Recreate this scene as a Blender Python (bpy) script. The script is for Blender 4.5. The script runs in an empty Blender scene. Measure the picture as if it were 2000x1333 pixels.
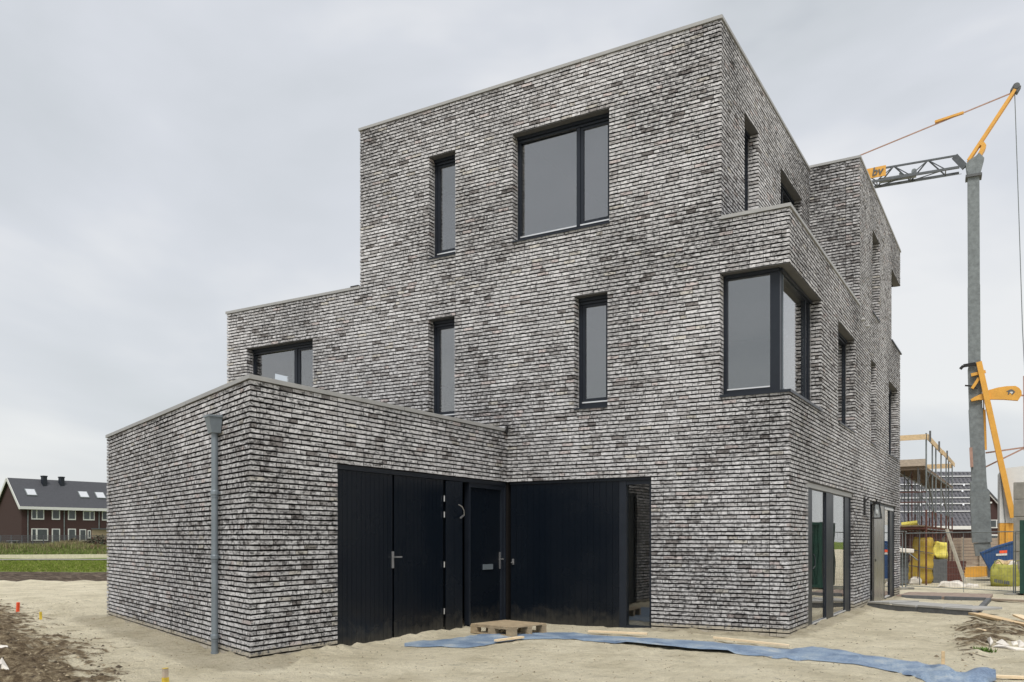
import bpy, bmesh, math, random
from mathutils import Vector, noise
random.seed(7)
SC = bpy.context.scene
COL = SC.collection
# ------------------------------------------------------------------ survey
# World = house axes: x along the front facade, y back along the right facade, origin at
# the house corner. The photograph gives directions from the camera; pts are real places.
f = 1686.; H = 1053.; HC = 1.45
TH = math.atan2(997, 1686); cc, ss = math.cos(TH), math.sin(TH)
uu = (cc, -ss); vv = (ss, cc)
def PP(px, d): return ((px - 1000) / f * d, d)
def tray(P0, dr, px):
    r = (px - 1000) / f
    return (P0[0] - r * P0[1]) / (r * dr[1] - dr[0])
_P1 = PP(488.4, 10.06)
_t = tray(_P1, vv, 991); _P2 = (_P1[0] + vv[0] * _t, _P1[1] + vv[1] * _t)
_t = tray(_P2, uu, 1542); P3 = (_P2[0] + uu[0] * _t, _P2[1] + uu[1] * _t)
def loc(p):
    dx, dy = p[0] - P3[0], p[1] - P3[1]
    return (dx * uu[0] + dy * uu[1], dx * vv[0] + dy * vv[1])
def glob(x, y): return (P3[0] + x * uu[0] + y * vv[0], P3[1] + x * uu[1] + y * vv[1])
def onX(x0, px, py=0):
    g = glob(x0, 0); t = tray(g, vv, px); g2 = (g[0] + vv[0] * t, g[1] + vv[1] * t)
    return (x0, t, HC + (H - py) * g2[1] / f)
def onY(y0, px, py=0):
    g = glob(0, y0); t = tray(g, uu, px); g2 = (g[0] + uu[0] * t, g[1] + uu[1] * t)
    return (t, y0, HC + (H - py) * g2[1] / f)
def G(px, py, z=0.):
    d = (HC - z) * f / (py - H); p = loc(PP(px, d)); return (p[0], p[1], z)
def at(px, py, d):
    p = loc(PP(px, d)); return (p[0], p[1], HC + (H - py) * d / f)
def camxy(X, Y): return loc((X, Y))
CAM = loc((0, 0))
def base_h(x, y):
    if y <= 0: s = 0.
    else: s = -0.00092 * min(y, 20.) ** 2
    w = min(1., max(0., (x + 7.) / 5.))
    return s * w
# ------------------------------------------------------------------ helpers
def empty(name, l=(0, 0, 0), rz=0.):
    o = bpy.data.objects.new(name, None); COL.objects.link(o)
    o.location = l; o.rotation_euler = (0, 0, rz); o.empty_display_size = .3
    return o
def tag(o, label=None, cat=None, group=None, kind=None):
    if label: o['label'] = label
    if cat: o['category'] = cat
    if group: o['group'] = group
    if kind: o['kind'] = kind
    return o
class MB:
    def __init__(s): s.v = []; s.f = []; s.c = []; s.sm = []
    def quad(s, a, b, c, d, col=None):
        n = len(s.v); s.v += [a, b, c, d]; s.f.append((n, n + 1, n + 2, n + 3)); s.c.append(col)
    def poly(s, pts, col=None):
        n = len(s.v); s.v += list(pts); s.f.append(tuple(range(n, n + len(pts)))); s.c.append(col)
    def hexa(s, p, col=None, faces=None):
        n = len(s.v); s.v += p
        F = [(0, 3, 2, 1), (4, 5, 6, 7), (0, 1, 5, 4), (1, 2, 6, 5), (2, 3, 7, 6), (3, 0, 4, 7)]
        for q in (faces or range(6)):
            s.f.append(tuple(n + i for i in F[q])); s.c.append(col)
    def box(s, x0, x1, y0, y1, z0, z1, col=None):
        s.hexa([(x0, y0, z0), (x1, y0, z0), (x1, y1, z0), (x0, y1, z0), (x0, y0, z1), (x1, y0, z1), (x1, y1, z1), (x0, y1, z1)], col)
    def bar(s, a, b, w, h=None, up=(0, 0, 1), col=None):
        h = h or w; a = Vector(a); b = Vector(b); d = (b - a)
        if d.length < 1e-6: return
        d.normalize(); up = Vector(up)
        if abs(d.dot(up)) > .98: up = Vector((1, 0, 0))
        r = d.cross(up).normalized(); q = r.cross(d)
        r = r * w / 2; q = q * h / 2
        s.hexa([tuple(a - r - q), tuple(a + r - q), tuple(b + r - q), tuple(b - r - q), tuple(a - r + q), tuple(a + r + q), tuple(b + r + q), tuple(b - r + q)], col)
    def tube(s, pts, r, n=10, cap=True, col=None):
        pts = [Vector(p) for p in pts]; rr = r if isinstance(r, (list, tuple)) else [r] * len(pts)
        base = len(s.v); prev = None
        for i, p in enumerate(pts):
            d = (pts[min(i + 1, len(pts) - 1)] - pts[max(i - 1, 0)]).normalized()
            if prev is None: up = Vector((0, 0, 1)) if abs(d.z) < .9 else Vector((1, 0, 0)); a = d.cross(up).normalized()
            else: a = (prev - d * prev.dot(d)).normalized()
            prev = a; b = d.cross(a)
            for k in range(n):
                t = 2 * math.pi * k / n
                s.v.append(tuple(p + (a * math.cos(t) + b * math.sin(t)) * rr[i]))
        for i in range(len(pts) - 1):
            for k in range(n):
                k2 = (k + 1) % n
                s.f.append((base + i * n + k, base + i * n + k2, base + (i + 1) * n + k2, base + (i + 1) * n + k)); s.c.append(col)
        if cap:
            s.f.append(tuple(base + k for k in reversed(range(n)))); s.c.append(col)
            s.f.append(tuple(base + (len(pts) - 1) * n + k for k in range(n))); s.c.append(col)
    def prism(s, outline, a, b):
        """outline: list of points (3D) on one face; extrude by vector b-a"""
        d = Vector(b) - Vector(a); o2 = [tuple(Vector(p) + d) for p in outline]
        s.poly(outline); s.poly(list(reversed(o2)))
        for i in range(len(outline)):
            j = (i + 1) % len(outline); s.quad(outline[j], outline[i], o2[i], o2[j])
    def build(s, name, mat, parent=None, bevel=0., smooth=False, fix=True):
        me = bpy.data.meshes.new(name); me.from_pydata([tuple(q) for q in s.v], [], s.f); me.update()
        if any(c is not None for c in s.c):
            at_ = me.attributes.new('tint', 'FLOAT_COLOR', 'FACE'); buf = []
            for c in s.c: buf += list(c or (1, 1, 1)) + [1.]
            at_.data.foreach_set('color', buf)
        if fix:
            bm = bmesh.new(); bm.from_mesh(me); bmesh.ops.recalc_face_normals(bm, faces=bm.faces); bm.to_mesh(me); bm.free()
        o = bpy.data.objects.new(name, me); COL.objects.link(o)
        if mat: me.materials.append(mat)
        if smooth:
            for p in me.polygons: p.use_smooth = True
        if bevel:
            m = o.modifiers.new('b', 'BEVEL'); m.width = bevel; m.segments = 2; m.limit_method = 'ANGLE'
        if parent: o.parent = parent; o.matrix_parent_inverse = parent_inv(parent)
        return o
def parent_inv(p):
    from mathutils import Matrix
    if p.type != 'EMPTY': return Matrix.Identity(4)
    return (Matrix.Translation(p.location) @ p.rotation_euler.to_matrix().to_4x4()).inverted()
# ------------------------------------------------------------------ materials
def mat(name): 
    m = bpy.data.materials.new(name); m.use_nodes = True; nt = m.node_tree
    b = nt.nodes['Principled BSDF']; return m, nt, b
def N(nt, t, **k):
    n = nt.nodes.new(t)
    for a, v in k.items():
        if a.startswith('i_'): n.inputs[a[2:].replace('_', ' ')].default_value = v
        else: setattr(n, a, v)
    return n
def L(nt, a, b): nt.links.new(a, b)
def ramp(nt, src, stops):
    r = nt.nodes.new('ShaderNodeValToRGB'); e = r.color_ramp.elements
    while len(e) > 1: e.remove(e[-1])
    e[0].position, e[0].color = stops[0][0], (*stops[0][1], 1)
    for p, c in stops[1:]:
        q = e.new(p); q.color = (*c, 1)
    L(nt, src, r.inputs['Fac']); return r
def g3(v): return (v, v, v)
def simple(name, col, rough=.6, metal=0., var=.15, scale=6., bump=0., bscale=40., spec=None, stretch=None, dark=None):
    m, nt, b = mat(name)
    tc = N(nt, 'ShaderNodeTexCoord'); mp = N(nt, 'ShaderNodeMapping'); L(nt, tc.outputs['Object'], mp.inputs['Vector'])
    if stretch: mp.inputs['Scale'].default_value = stretch
    n = N(nt, 'ShaderNodeTexNoise', i_Scale=scale, i_Detail=6., i_Roughness=.65); L(nt, mp.outputs[0], n.inputs['Vector'])
    c0 = tuple(c * (1 - var) for c in col); c1 = tuple(min(1, c * (1 + var)) for c in col)
    st = [(.3, c0), (.7, c1)]
    if dark: st = [(.3, dark), (.45, c0), (.72, c1)]
    r = ramp(nt, n.outputs['Fac'], st)
    L(nt, r.outputs[0], b.inputs['Base Color'])
    rr = N(nt, 'ShaderNodeMapRange'); rr.inputs['To Min'].default_value = max(0, rough - .1); rr.inputs['To Max'].default_value = min(1, rough + .1)
    L(nt, n.outputs['Fac'], rr.inputs['Value']); L(nt, rr.outputs[0], b.inputs['Roughness'])
    b.inputs['Metallic'].default_value = metal
    if spec is not None: b.inputs['Specular IOR Level'].default_value = spec
    if bump:
        n2 = N(nt, 'ShaderNodeTexNoise', i_Scale=bscale, i_Detail=5.); L(nt, mp.outputs[0], n2.inputs['Vector'])
        bp = N(nt, 'ShaderNodeBump', i_Strength=bump, i_Distance=.02); L(nt, n2.outputs['Fac'], bp.inputs['Height']); L(nt, bp.outputs[0], b.inputs['Normal'])
    return m
# brick: every brick carries its own tint; smudges of soot and limewash are noise on the face
def brick_mat():
    m, nt, b = mat('limewashed_brick')
    tc = N(nt, 'ShaderNodeTexCoord')
    a = N(nt, 'ShaderNodeAttribute'); a.attribute_name = 'tint'
    mp = N(nt, 'ShaderNodeMapping'); mp.inputs['Scale'].default_value = (1, 1, 1.9); L(nt, tc.outputs['Object'], mp.inputs['Vector'])
    n1 = N(nt, 'ShaderNodeTexNoise', i_Scale=14., i_Detail=5., i_Roughness=.75); L(nt, mp.outputs[0], n1.inputs['Vector'])
    n2 = N(nt, 'ShaderNodeTexNoise', i_Scale=55., i_Detail=4., i_Roughness=.7); L(nt, mp.outputs[0], n2.inputs['Vector'])
    n3 = N(nt, 'ShaderNodeTexNoise', i_Scale=.45, i_Detail=3.); L(nt, tc.outputs['Object'], n3.inputs['Vector'])
    am = N(nt, 'ShaderNodeMath', operation='MULTIPLY_ADD'); L(nt, n3.outputs['Fac'], am.inputs[0]); am.inputs[1].default_value = .22; L(nt, n1.outputs['Fac'], am.inputs[2])
    r1 = ramp(nt, am.outputs[0], [(.47, g3(.16)), (.55, g3(.42)), (.62, g3(.93)), (.8, g3(1.1))])
    r2 = ramp(nt, n2.outputs['Fac'], [(.34, g3(.45)), (.43, g3(.94)), (.7, g3(1.06))])
    r3 = ramp(nt, n3.outputs['Fac'], [(.3, g3(.84)), (.5, g3(1.)), (.7, g3(1.1))])
    def mul(x, y):
        q = N(nt, 'ShaderNodeMix', data_type='RGBA', blend_type='MULTIPLY'); q.inputs[0].default_value = 1.
        L(nt, x, q.inputs[6]); L(nt, y, q.inputs[7]); return q.outputs[2]
    c = mul(mul(mul(a.outputs['Color'], r1.outputs[0]), r2.outputs[0]), r3.outputs[0])
    # sand splashed on the lowest courses
    sx = N(nt, 'ShaderNodeSeparateXYZ'); L(nt, tc.outputs['Object'], sx.inputs[0])
    ad = N(nt, 'ShaderNodeMath', operation='MULTIPLY_ADD'); L(nt, n1.outputs['Fac'], ad.inputs[0]); ad.inputs[1].default_value = -.35; L(nt, sx.outputs['Z'], ad.inputs[2])
    rs = ramp(nt, ad.outputs[0], [(0., g3(.8)), (.02, g3(0.))])
    ad2 = N(nt, 'ShaderNodeMath', operation='ADD'); L(nt, ad.outputs[0], ad2.inputs[0]); ad2.inputs[1].default_value = .07
    L(nt, ad2.outputs[0], rs.inputs['Fac'])
    mx = N(nt, 'ShaderNodeMix', data_type='RGBA'); L(nt, rs.outputs[0], mx.inputs[0]); L(nt, c, mx.inputs[6]); mx.inputs[7].default_value = (.40, .36, .28, 1)
    L(nt, mx.outputs[2], b.inputs['Base Color']); b.inputs['Roughness'].default_value = .93
    b.inputs['Specular IOR Level'].default_value = .2
    bp = N(nt, 'ShaderNodeBump', i_Strength=.5, i_Distance=.006); L(nt, n2.outputs['Fac'], bp.inputs['Height']); L(nt, bp.outputs[0], b.inputs['Normal'])
    return m
def glass_mat(name='window_glass', r0=.20, tint=.9, col=(1, .985, .965)):
    m = bpy.data.materials.new(name); m.use_nodes = True; nt = m.node_tree; nt.nodes.clear()
    o = N(nt, 'ShaderNodeOutputMaterial'); mx = N(nt, 'ShaderNodeMixShader'); ge = N(nt, 'ShaderNodeNewGeometry')
    dt = N(nt, 'ShaderNodeVectorMath', operation='DOT_PRODUCT'); L(nt, ge.outputs['Normal'], dt.inputs[0]); L(nt, ge.outputs['Incoming'], dt.inputs[1])
    ab = N(nt, 'ShaderNodeMath', operation='ABSOLUTE'); L(nt, dt.outputs['Value'], ab.inputs[0])
    om = N(nt, 'ShaderNodeMath', operation='SUBTRACT'); om.inputs[0].default_value = 1.; L(nt, ab.outputs[0], om.inputs[1])
    pw = N(nt, 'ShaderNodeMath', operation='POWER'); L(nt, om.outputs[0], pw.inputs[0]); pw.inputs[1].default_value = 5.
    ma = N(nt, 'ShaderNodeMath', operation='MULTIPLY_ADD'); L(nt, pw.outputs[0], ma.inputs[0]); ma.inputs[1].default_value = 1 - r0; ma.inputs[2].default_value = r0
    t = N(nt, 'ShaderNodeBsdfTransparent'); t.inputs[0].default_value = (tint * .95, tint * .98, tint, 1)
    g = N(nt, 'ShaderNodeBsdfGlossy'); g.inputs['Roughness'].default_value = 0.; g.inputs['Color'].default_value = (*col, 1)
    L(nt, ma.outputs[0], mx.inputs[0]); L(nt, t.outputs[0], mx.inputs[1]); L(nt, g.outputs[0], mx.inputs[2]); L(nt, mx.outputs[0], o.inputs[0])
    tc = N(nt, 'ShaderNodeTexCoord'); n = N(nt, 'ShaderNodeTexNoise', i_Scale=1.6, i_Detail=1.); L(nt, tc.outputs['Object'], n.inputs['Vector'])
    bp = N(nt, 'ShaderNodeBump', i_Strength=.25, i_Distance=.004); L(nt, n.outputs['Fac'], bp.inputs['Height']); L(nt, bp.outputs[0], g.inputs['Normal'])
    return m
def ground_mat():
    m, nt, b = mat('site_ground')
    tc = N(nt, 'ShaderNodeTexCoord')
    def noi(sc, det=6., r=.6, vec=None):
        n = N(nt, 'ShaderNodeTexNoise', i_Scale=sc, i_Detail=det, i_Roughness=r); L(nt, vec or tc.outputs['Object'], n.inputs['Vector']); return n.outputs['Fac']
    mp = N(nt, 'ShaderNodeMapping'); mp.inputs['Rotation'].default_value = (0, 0, -TH); mp.inputs['Scale'].default_value = (.55, 1.5, 1); L(nt, tc.outputs['Object'], mp.inputs['Vector'])
    na, nb, nc, nd = noi(1.1), noi(9., 6., .7), noi(60., 4., .7), noi(3.2, 7., .65, mp.outputs[0])
    def attr(nm):
        a = N(nt, 'ShaderNodeAttribute'); a.attribute_name = nm; return a.outputs['Fac']
    def mixc(fac, c0, c1, mode='MIX'):
        q = N(nt, 'ShaderNodeMix', data_type='RGBA', blend_type=mode)
        for i, c in ((0, fac), (6, c0), (7, c1)):
            if isinstance(c, (int, float)): q.inputs[i].default_value = c
            elif isinstance(c, tuple): q.inputs[i].default_value = (*c, 1)
            else: L(nt, c, q.inputs[i])
        return q.outputs[2]
    sand = ramp(nt, na, [(.3, (.55, .49, .35)), (.5, (.70, .635, .475)), (.72, (.80, .735, .565))]).outputs[0]
    sp = ramp(nt, nb, [(.31, g3(.42)), (.385, g3(.92)), (.62, g3(1.05))]).outputs[0]
    sp2 = ramp(nt, nd, [(.30, g3(.72)), (.40, g3(.97)), (.6, g3(1.03))]).outputs[0]
    gr = ramp(nt, nc, [(.32, g3(.82)), (.62, g3(1.08))]).outputs[0]
    sand = mixc(1., mixc(1., mixc(1., sand, sp, 'MULTIPLY'), sp2, 'MULTIPLY'), gr, 'MULTIPLY')
    mud = ramp(nt, nb, [(.32, (.05, .036, .024)), (.45, (.13, .10, .065)), (.55, (.22, .18, .12)), (.66, (.38, .33, .23))]).outputs[0]
    mud = mixc(1., mud, (1.1, 1.05, 1.), 'MULTIPLY')
    mud = mixc(1., mud, gr, 'MULTIPLY')
    gras = ramp(nt, nb, [(.3, (.07, .10, .018)), (.5, (.135, .19, .03)), (.7, (.24, .27, .07))]).outputs[0]
    soil = ramp(nt, nd, [(.3, (.045, .033, .024)), (.5, (.10, .075, .055)), (.65, (.20, .16, .12))]).outputs[0]
    def soft(nm, amt=.9):
        a = N(nt, 'ShaderNodeMath', operation='MULTIPLY_ADD'); L(nt, nd, a.inputs[0]); a.inputs[1].default_value = amt
        L(nt, attr(nm), a.inputs[2])
        mr = N(nt, 'ShaderNodeMapRange', interpolation_type='SMOOTHSTEP'); mr.inputs['From Min'].default_value = .5 + amt * .5 - .14; mr.inputs['From Max'].default_value = .5 + amt * .5 + .14; L(nt, a.outputs[0], mr.inputs['Value']); return mr.outputs[0]
    sand = mixc(soft('near_wall', .8), sand, mixc(1., sand, (.70, .69, .68), 'MULTIPLY'))  # sand darker close to the garage side, front and right walls, noisy outline
    c = mixc(soft('mud', 1.7), sand, mud)
    c = mixc(soft('grass', .3), c, gras)
    c = mixc(soft('soil', .3), c, soil)
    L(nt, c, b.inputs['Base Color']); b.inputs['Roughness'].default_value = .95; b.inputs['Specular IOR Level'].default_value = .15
    s = N(nt, 'ShaderNodeMath', operation='MULTIPLY_ADD'); L(nt, nb, s.inputs[0]); s.inputs[1].default_value = 2.; L(nt, nc, s.inputs[2])
    bp = N(nt, 'ShaderNodeBump', i_Strength=1., i_Distance=.04); L(nt, s.outputs[0], bp.inputs['Height']); L(nt, bp.outputs[0], b.inputs['Normal'])
    return m
def wood_mat(name, col, scale=3., var=.25):
    return simple(name, col, .75, var=var, scale=scale, stretch=(3, 3, 9), bump=.3, bscale=30)
M = {}
M['brick'] = brick_mat()
M['mortar'] = simple('dark_mortar', (.012, .011, .011), .95, var=.3, scale=30, spec=.1)
M['plaster'] = simple('interior_plaster', (.24, .24, .235), .9, var=.04)
M['coping'] = simple('grey_coping', (.33, .33, .325), .5, var=.08, scale=2)
M['frame'] = simple('anthracite_frame', (.014, .018, .026), .38, var=.1, spec=.35)
M['black'] = simple('black_paint_boards', (.0045, .007, .012), .3, var=.25, scale=2, stretch=(1, 1, .3), spec=.22)
def board_mat():
    m, nt, b = mat('black_board_paint'); tc = N(nt, 'ShaderNodeTexCoord'); n = N(nt, 'ShaderNodeTexNoise', i_Scale=9., i_Detail=6.); L(nt, tc.outputs['Object'], n.inputs['Vector'])
    n2 = N(nt, 'ShaderNodeTexNoise', i_Scale=1.1, i_Detail=3.); L(nt, tc.outputs['Object'], n2.inputs['Vector']); sx = N(nt, 'ShaderNodeSeparateXYZ'); L(nt, tc.outputs['Object'], sx.inputs[0])
    a = N(nt, 'ShaderNodeMath', operation='MULTIPLY_ADD'); L(nt, n.outputs['Fac'], a.inputs[0]); a.inputs[1].default_value = -.62; L(nt, sx.outputs['Z'], a.inputs[2])
    mr = N(nt, 'ShaderNodeMapRange', interpolation_type='SMOOTHSTEP'); L(nt, a.outputs[0], mr.inputs['Value']); mr.inputs['From Min'].default_value = -.36; mr.inputs['From Max'].default_value = .05; mr.inputs['To Min'].default_value = .30; mr.inputs['To Max'].default_value = 0.
    mx = N(nt, 'ShaderNodeMix', data_type='RGBA'); L(nt, mr.outputs[0], mx.inputs[0]); mx.inputs[6].default_value = (.0045, .0072, .012, 1); mx.inputs[7].default_value = (.10, .09, .07, 1); L(nt, mx.outputs[2], b.inputs['Base Color'])
    rr = ramp(nt, n2.outputs['Fac'], [(.35, g3(.16)), (.65, g3(.34))]); L(nt, rr.outputs[0], b.inputs['Roughness']); b.inputs['Specular IOR Level'].default_value = .3
    bp = N(nt, 'ShaderNodeBump', i_Strength=.03, i_Distance=.02); L(nt, n2.outputs['Fac'], bp.inputs['Height']); L(nt, bp.outputs[0], b.inputs['Normal'])
    return m
M['black'] = board_mat()
M['dark'] = simple('dark_recess', (.012, .012, .013), .8)
M['alu'] = simple('bare_aluminium', (.75, .76, .78), .35, metal=.6, var=.05)
M['steel'] = simple('brushed_steel', (.42, .41, .39), .28, metal=.9, var=.12, scale=8, stretch=(1, 1, .05))
M['chrome'] = simple('satin_nickel', (.55, .55, .56), .3, metal=.8, var=.05)
M['soffit'] = simple('soffit_board', (.10, .098, .095), .7, var=.1)
M['zinc'] = simple('zinc_pipe', (.20, .235, .265), .45, metal=.35, var=.12, scale=4)
M['glass'] = glass_mat()
M['ground'] = ground_mat()
M['pallet'] = wood_mat('pallet_wood', (.36, .28, .18))
M['lath'] = wood_mat('fresh_lath', (.75, .60, .40), var=.12)
M['plank'] = wood_mat('site_plank', (.62, .46, .27), var=.2)
M['oldplank'] = wood_mat('grey_plank', (.40, .33, .26), var=.3)
M['galv'] = simple('galvanised', (.17, .19, .195), .6, metal=.2, var=.28, scale=5, bump=.1)
M['orange'] = simple('crane_yellow_paint', (.66, .34, .055), .45, var=.1, scale=3)
M['white'] = simple('white_paint', (.62, .62, .605), .5, var=.05)
M['brickred'] = simple('dark_red_brick', (.050, .025, .023), .9, var=.2, scale=9)
M['rooftile'] = simple('anthracite_tiles', (.052, .054, .062), .62, var=.2, scale=5)
M['blue'] = simple('skip_blue', (.012, .055, .17), .45, var=.2, scale=3)
M['green'] = simple('dark_green_sheet', (.006, .045, .032), .6, var=.25, scale=3)
M['concrete'] = simple('concrete', (.24, .23, .205), .9, var=.22, scale=4, bump=.3)
M['rust'] = simple('rusty_tube', (.10, .035, .025), .7, var=.3, scale=10)
M['pinkrod'] = simple('faded_rod', (.36, .22, .17), .6, var=.2)

def membrane_mat():
    m, nt, b = mat('blue_damp_membrane')
    tc = N(nt, 'ShaderNodeTexCoord'); n = N(nt, 'ShaderNodeTexNoise', i_Scale=2.2, i_Detail=6.); L(nt, tc.outputs['Object'], n.inputs['Vector'])
    n2 = N(nt, 'ShaderNodeTexNoise', i_Scale=45., i_Detail=3.); L(nt, tc.outputs['Object'], n2.inputs['Vector'])
    s = N(nt, 'ShaderNodeMath', operation='MULTIPLY_ADD'); L(nt, n2.outputs['Fac'], s.inputs[0]); s.inputs[1].default_value = .5; L(nt, n.outputs['Fac'], s.inputs[2])
    r = ramp(nt, s.outputs[0], [(.5, (.09, .13, .20)), (.70, (.165, .23, .33)), (.83, (.25, .32, .40)), (.98, (.42, .43, .42))])
    L(nt, r.outputs[0], b.inputs['Base Color']); b.inputs['Roughness'].default_value = .5
    bp = N(nt, 'ShaderNodeBump', i_Strength=.5, i_Distance=.01); L(nt, n2.outputs['Fac'], bp.inputs['Height']); L(nt, bp.outputs[0], b.inputs['Normal'])
    return m
M['membrane'] = membrane_mat()
# ------------------------------------------------------------------ masonry
CH = .0625
def brick_col():
    r = random.random()
    if r < .76: v = random.uniform(.47, .69); c = (v * .99, v * .98, v)
    elif r < .935: v = random.uniform(.35, .50); c = (v, v * .97, v * .975)
    elif r < .955: v = random.uniform(.19, .28); c = (v, v * .94, v * .93)
    elif r < .98: v = random.uniform(.44, .6); c = (v * 1.04, v * .935, v * .925)
    else: v = random.uniform(.45, .6); c = (v * 1.03, v * .985, v * .92)
    return c
def sub(iv, a, b):
    out = []
    for p, q in iv:
        if b <= p or a >= q: out.append((p, q)); continue
        if a > p: out.append((p, a))
        if b < q: out.append((b, q))
    return out
def wall_pt(O, U, Nn, u, d, z): return (O[0] + U[0] * u - Nn[0] * d, O[1] + U[1] * u - Nn[1] * d, z)
def brick_wall(mb, O, U, Nn, rects, holes=(), joints=(), inset=(0., 0.), dim=1., mit=(0., 0.)):
    k0 = min(int(math.floor(r[2] / CH + 1e-6)) for r in rects); k1 = max(int(math.ceil(r[3] / CH - 1e-6)) for r in rects)
    for k in range(k0, k1):
        zc = (k + .5) * CH
        iv = [(a, b) for a, b, z0, z1 in rects if z0 - 1e-4 < zc < z1 + 1e-4]
        iv.sort(); m = []
        for a, b in iv:
            if m and a <= m[-1][1] + 1e-4: m[-1] = (m[-1][0], max(b, m[-1][1]))
            else: m.append((a, b))
        iv = m
        for h in holes:
            if h[2] < zc < h[3]: iv = sub(iv, h[0], h[1])
        for j in joints:
            if isinstance(j, tuple):
                if j[1] < zc < j[2]: iv = sub(iv, j[0] - .003, j[0] + .003)
            else: iv = sub(iv, j - .003, j + .003)
        for a, b in iv:
            a += inset[0]; b -= inset[1]; u = a; first = True
            while u < b - .02:
                r = random.random()
                Lb = .207 if r < .62 else (.100 if r < .84 else .153)
                if first: Lb = random.choice((.207, .1, .153)); first = False
                e = u + Lb + random.uniform(-.004, .004)
                if b - e < .07: e = b
                if e - u > .27: e = u + (e - u) / 2
                zz0 = k * CH + .0108 + random.uniform(-.0018, .0018); zz1 = (k + 1) * CH - .0098 + random.uniform(-.0018, .0018)
                dd = random.uniform(-.003, .002); j = lambda: random.uniform(-.0016, .0016)
                ea, eb = u, e - (0 if e == b else .0065)
                tl = random.uniform(-.002, .002)
                P = [wall_pt(O, U, Nn, ea, dd + j(), zz0 + j()), wall_pt(O, U, Nn, eb, dd + j(), zz0 + tl + j()), wall_pt(O, U, Nn, eb - (mit[1] if e == b else 0), .042, zz0), wall_pt(O, U, Nn, ea + (mit[0] if u == a else 0), .042, zz0),
                     wall_pt(O, U, Nn, ea, dd + j(), zz1 + j()), wall_pt(O, U, Nn, eb, dd + j(), zz1 + tl + j()), wall_pt(O, U, Nn, eb - (mit[1] if e == b else 0), .042, zz1), wall_pt(O, U, Nn, ea + (mit[0] if u == a else 0), .042, zz1)]
                c = brick_col()
                # only the face is limewashed; the bed faces keep the dark fired clay
                dk_ = (.03, .027, .025)
                mb.hexa(P, tuple(q * dim for q in c), faces=(2,)); n0 = len(mb.v) - 8
                for Fq in ((0, 3, 2, 1), (4, 5, 6, 7)): mb.f.append(tuple(n0 + i_ for i_ in Fq)); mb.c.append(dk_)
                es = .5 if (u > a + 1e-6) else 1.
                mb.f.append((n0 + 3, n0, n0 + 4, n0 + 7)); mb.c.append(tuple(q * es for q in c) if es == 1. else dk_)
                mb.f.append((n0 + 1, n0 + 2, n0 + 6, n0 + 5)); mb.c.append(c if e == b else dk_)
                u = e
def core(mb, O, U, Nn, rects, holes, d0, d1, grow=.014):
    hs = [(h[0] - grow, h[1] + grow, h[2], h[3]) for h in holes]
    us = sorted({q for r in rects for q in r[:2]} | {q for h in hs for q in h[:2]}); zs = sorted({q for r in rects for q in r[2:]} | {q for h in hs for q in h[2:]})
    for i in range(len(us) - 1):
        run = None
        for k in range(len(zs) - 1):
            uc, zc = (us[i] + us[i + 1]) / 2, (zs[k] + zs[k + 1]) / 2
            ins = any(r[0] < uc < r[1] and r[2] < zc < r[3] for r in rects) and not any(h[0] < uc < h[1] and h[2] < zc < h[3] for h in hs)
            if ins:
                if run is None: run = [zs[k], zs[k + 1]]
                else: run[1] = zs[k + 1]
            if (not ins or k == len(zs) - 2) and run:
                a, b = us[i], us[i + 1]
                P = [wall_pt(O, U, Nn, p, q, r) for r in run for p, q in ((a, d0), (b, d0), (b, d1), (a, d1))]
                mb.hexa(P); run = None
house = empty('brick_house', (0, 0, 0))
tag(house, 'three storey cubic house of grey whitewashed bricks with flat roofs and low garage', 'house')
gx = -4.813
X0, X1, X2 = -11.89, -8.155, -1.014
F_ = dict(O=(0, 0), U=(1, 0), Nn=(0, -1)); R_ = dict(O=(0, 0), U=(0, 1), Nn=(1, 0)); T_ = dict(O=(X2, 0), U=(0, 1), Nn=(1, 0))
BV = dict(O=(0, 6.35), U=(1, 0), Nn=(0, -1)); GF = dict(O=(gx, 0), U=(0, 1), Nn=(1, 0))
P0 = (-11.656, -3.008); P1 = (gx, -5.839); gl = math.dist(P0, P1); gu = ((P1[0] - P0[0]) / gl, (P1[1] - P0[1]) / gl)
GS = dict(O=P0, U=gu, Nn=(gu[1], -gu[0]))
YE = 13.3; ZG, ZM, ZT, ZB = 3.3125, 6.3125, 9.375, 9.4375; h2a, h2b, h3a, h3b = 3.625, 5.5, 6.625, 8.5
FH = [(-6.50, -5.916, h3a, h3b), (-4.709, -2.873, h3a, h3b), (-11.28, -9.39, h2a, h2b), (-6.52, -5.93, h2a, h2b), (-3.512, -2.905, h2a, h2b), (-1.037, 1., h2a, h2b), (gx, -2.146, -.3, 2.4375)]
RH = [(-1., 2.316, h2a, h2b), (3.874, 5.746, h2a, h2b), (7.886, 8.675, h2a, h2b), (10.912, 12.80, h2a, h2b), (8.117, 9.261, h3a, h3b), (11.412, 14., h3a, h3b), (1.28, 5.62, -.2, 2.375), (7.734, 12.36, -.3, 2.3125)]
TH_ = [(1.272, 2.155, h3a, h3b), (3.746, 5.573, h3a, h3b)]
GH = [(-4.339, 0, -.1, 2.4375)]
b1 = MB()
brick_wall(b1, **F_, rects=[(X0, X1, 3.25, ZM), (X1, gx, 3.25, ZT), (gx, X2, -.125, ZT), (X2, 0, -.125, ZM)], holes=FH, joints=[(-5.911, 5.5, ZT), (-1.0445, 5.5, ZM), (-.2887, -.2, h2a), (-7.848, 3.2, ZM)], inset=(.0, .004))
brick_wall(b1, **R_, rects=[(0, 6.35, -.3125, ZM), (6.35, YE, -.3125, ZB)], holes=RH, joints=[(6.5, ZM, ZB)], inset=(.0, .0))
brick_wall(b1, **T_, rects=[(0, 6.35, 6.0, ZT)], holes=TH_)
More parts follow.
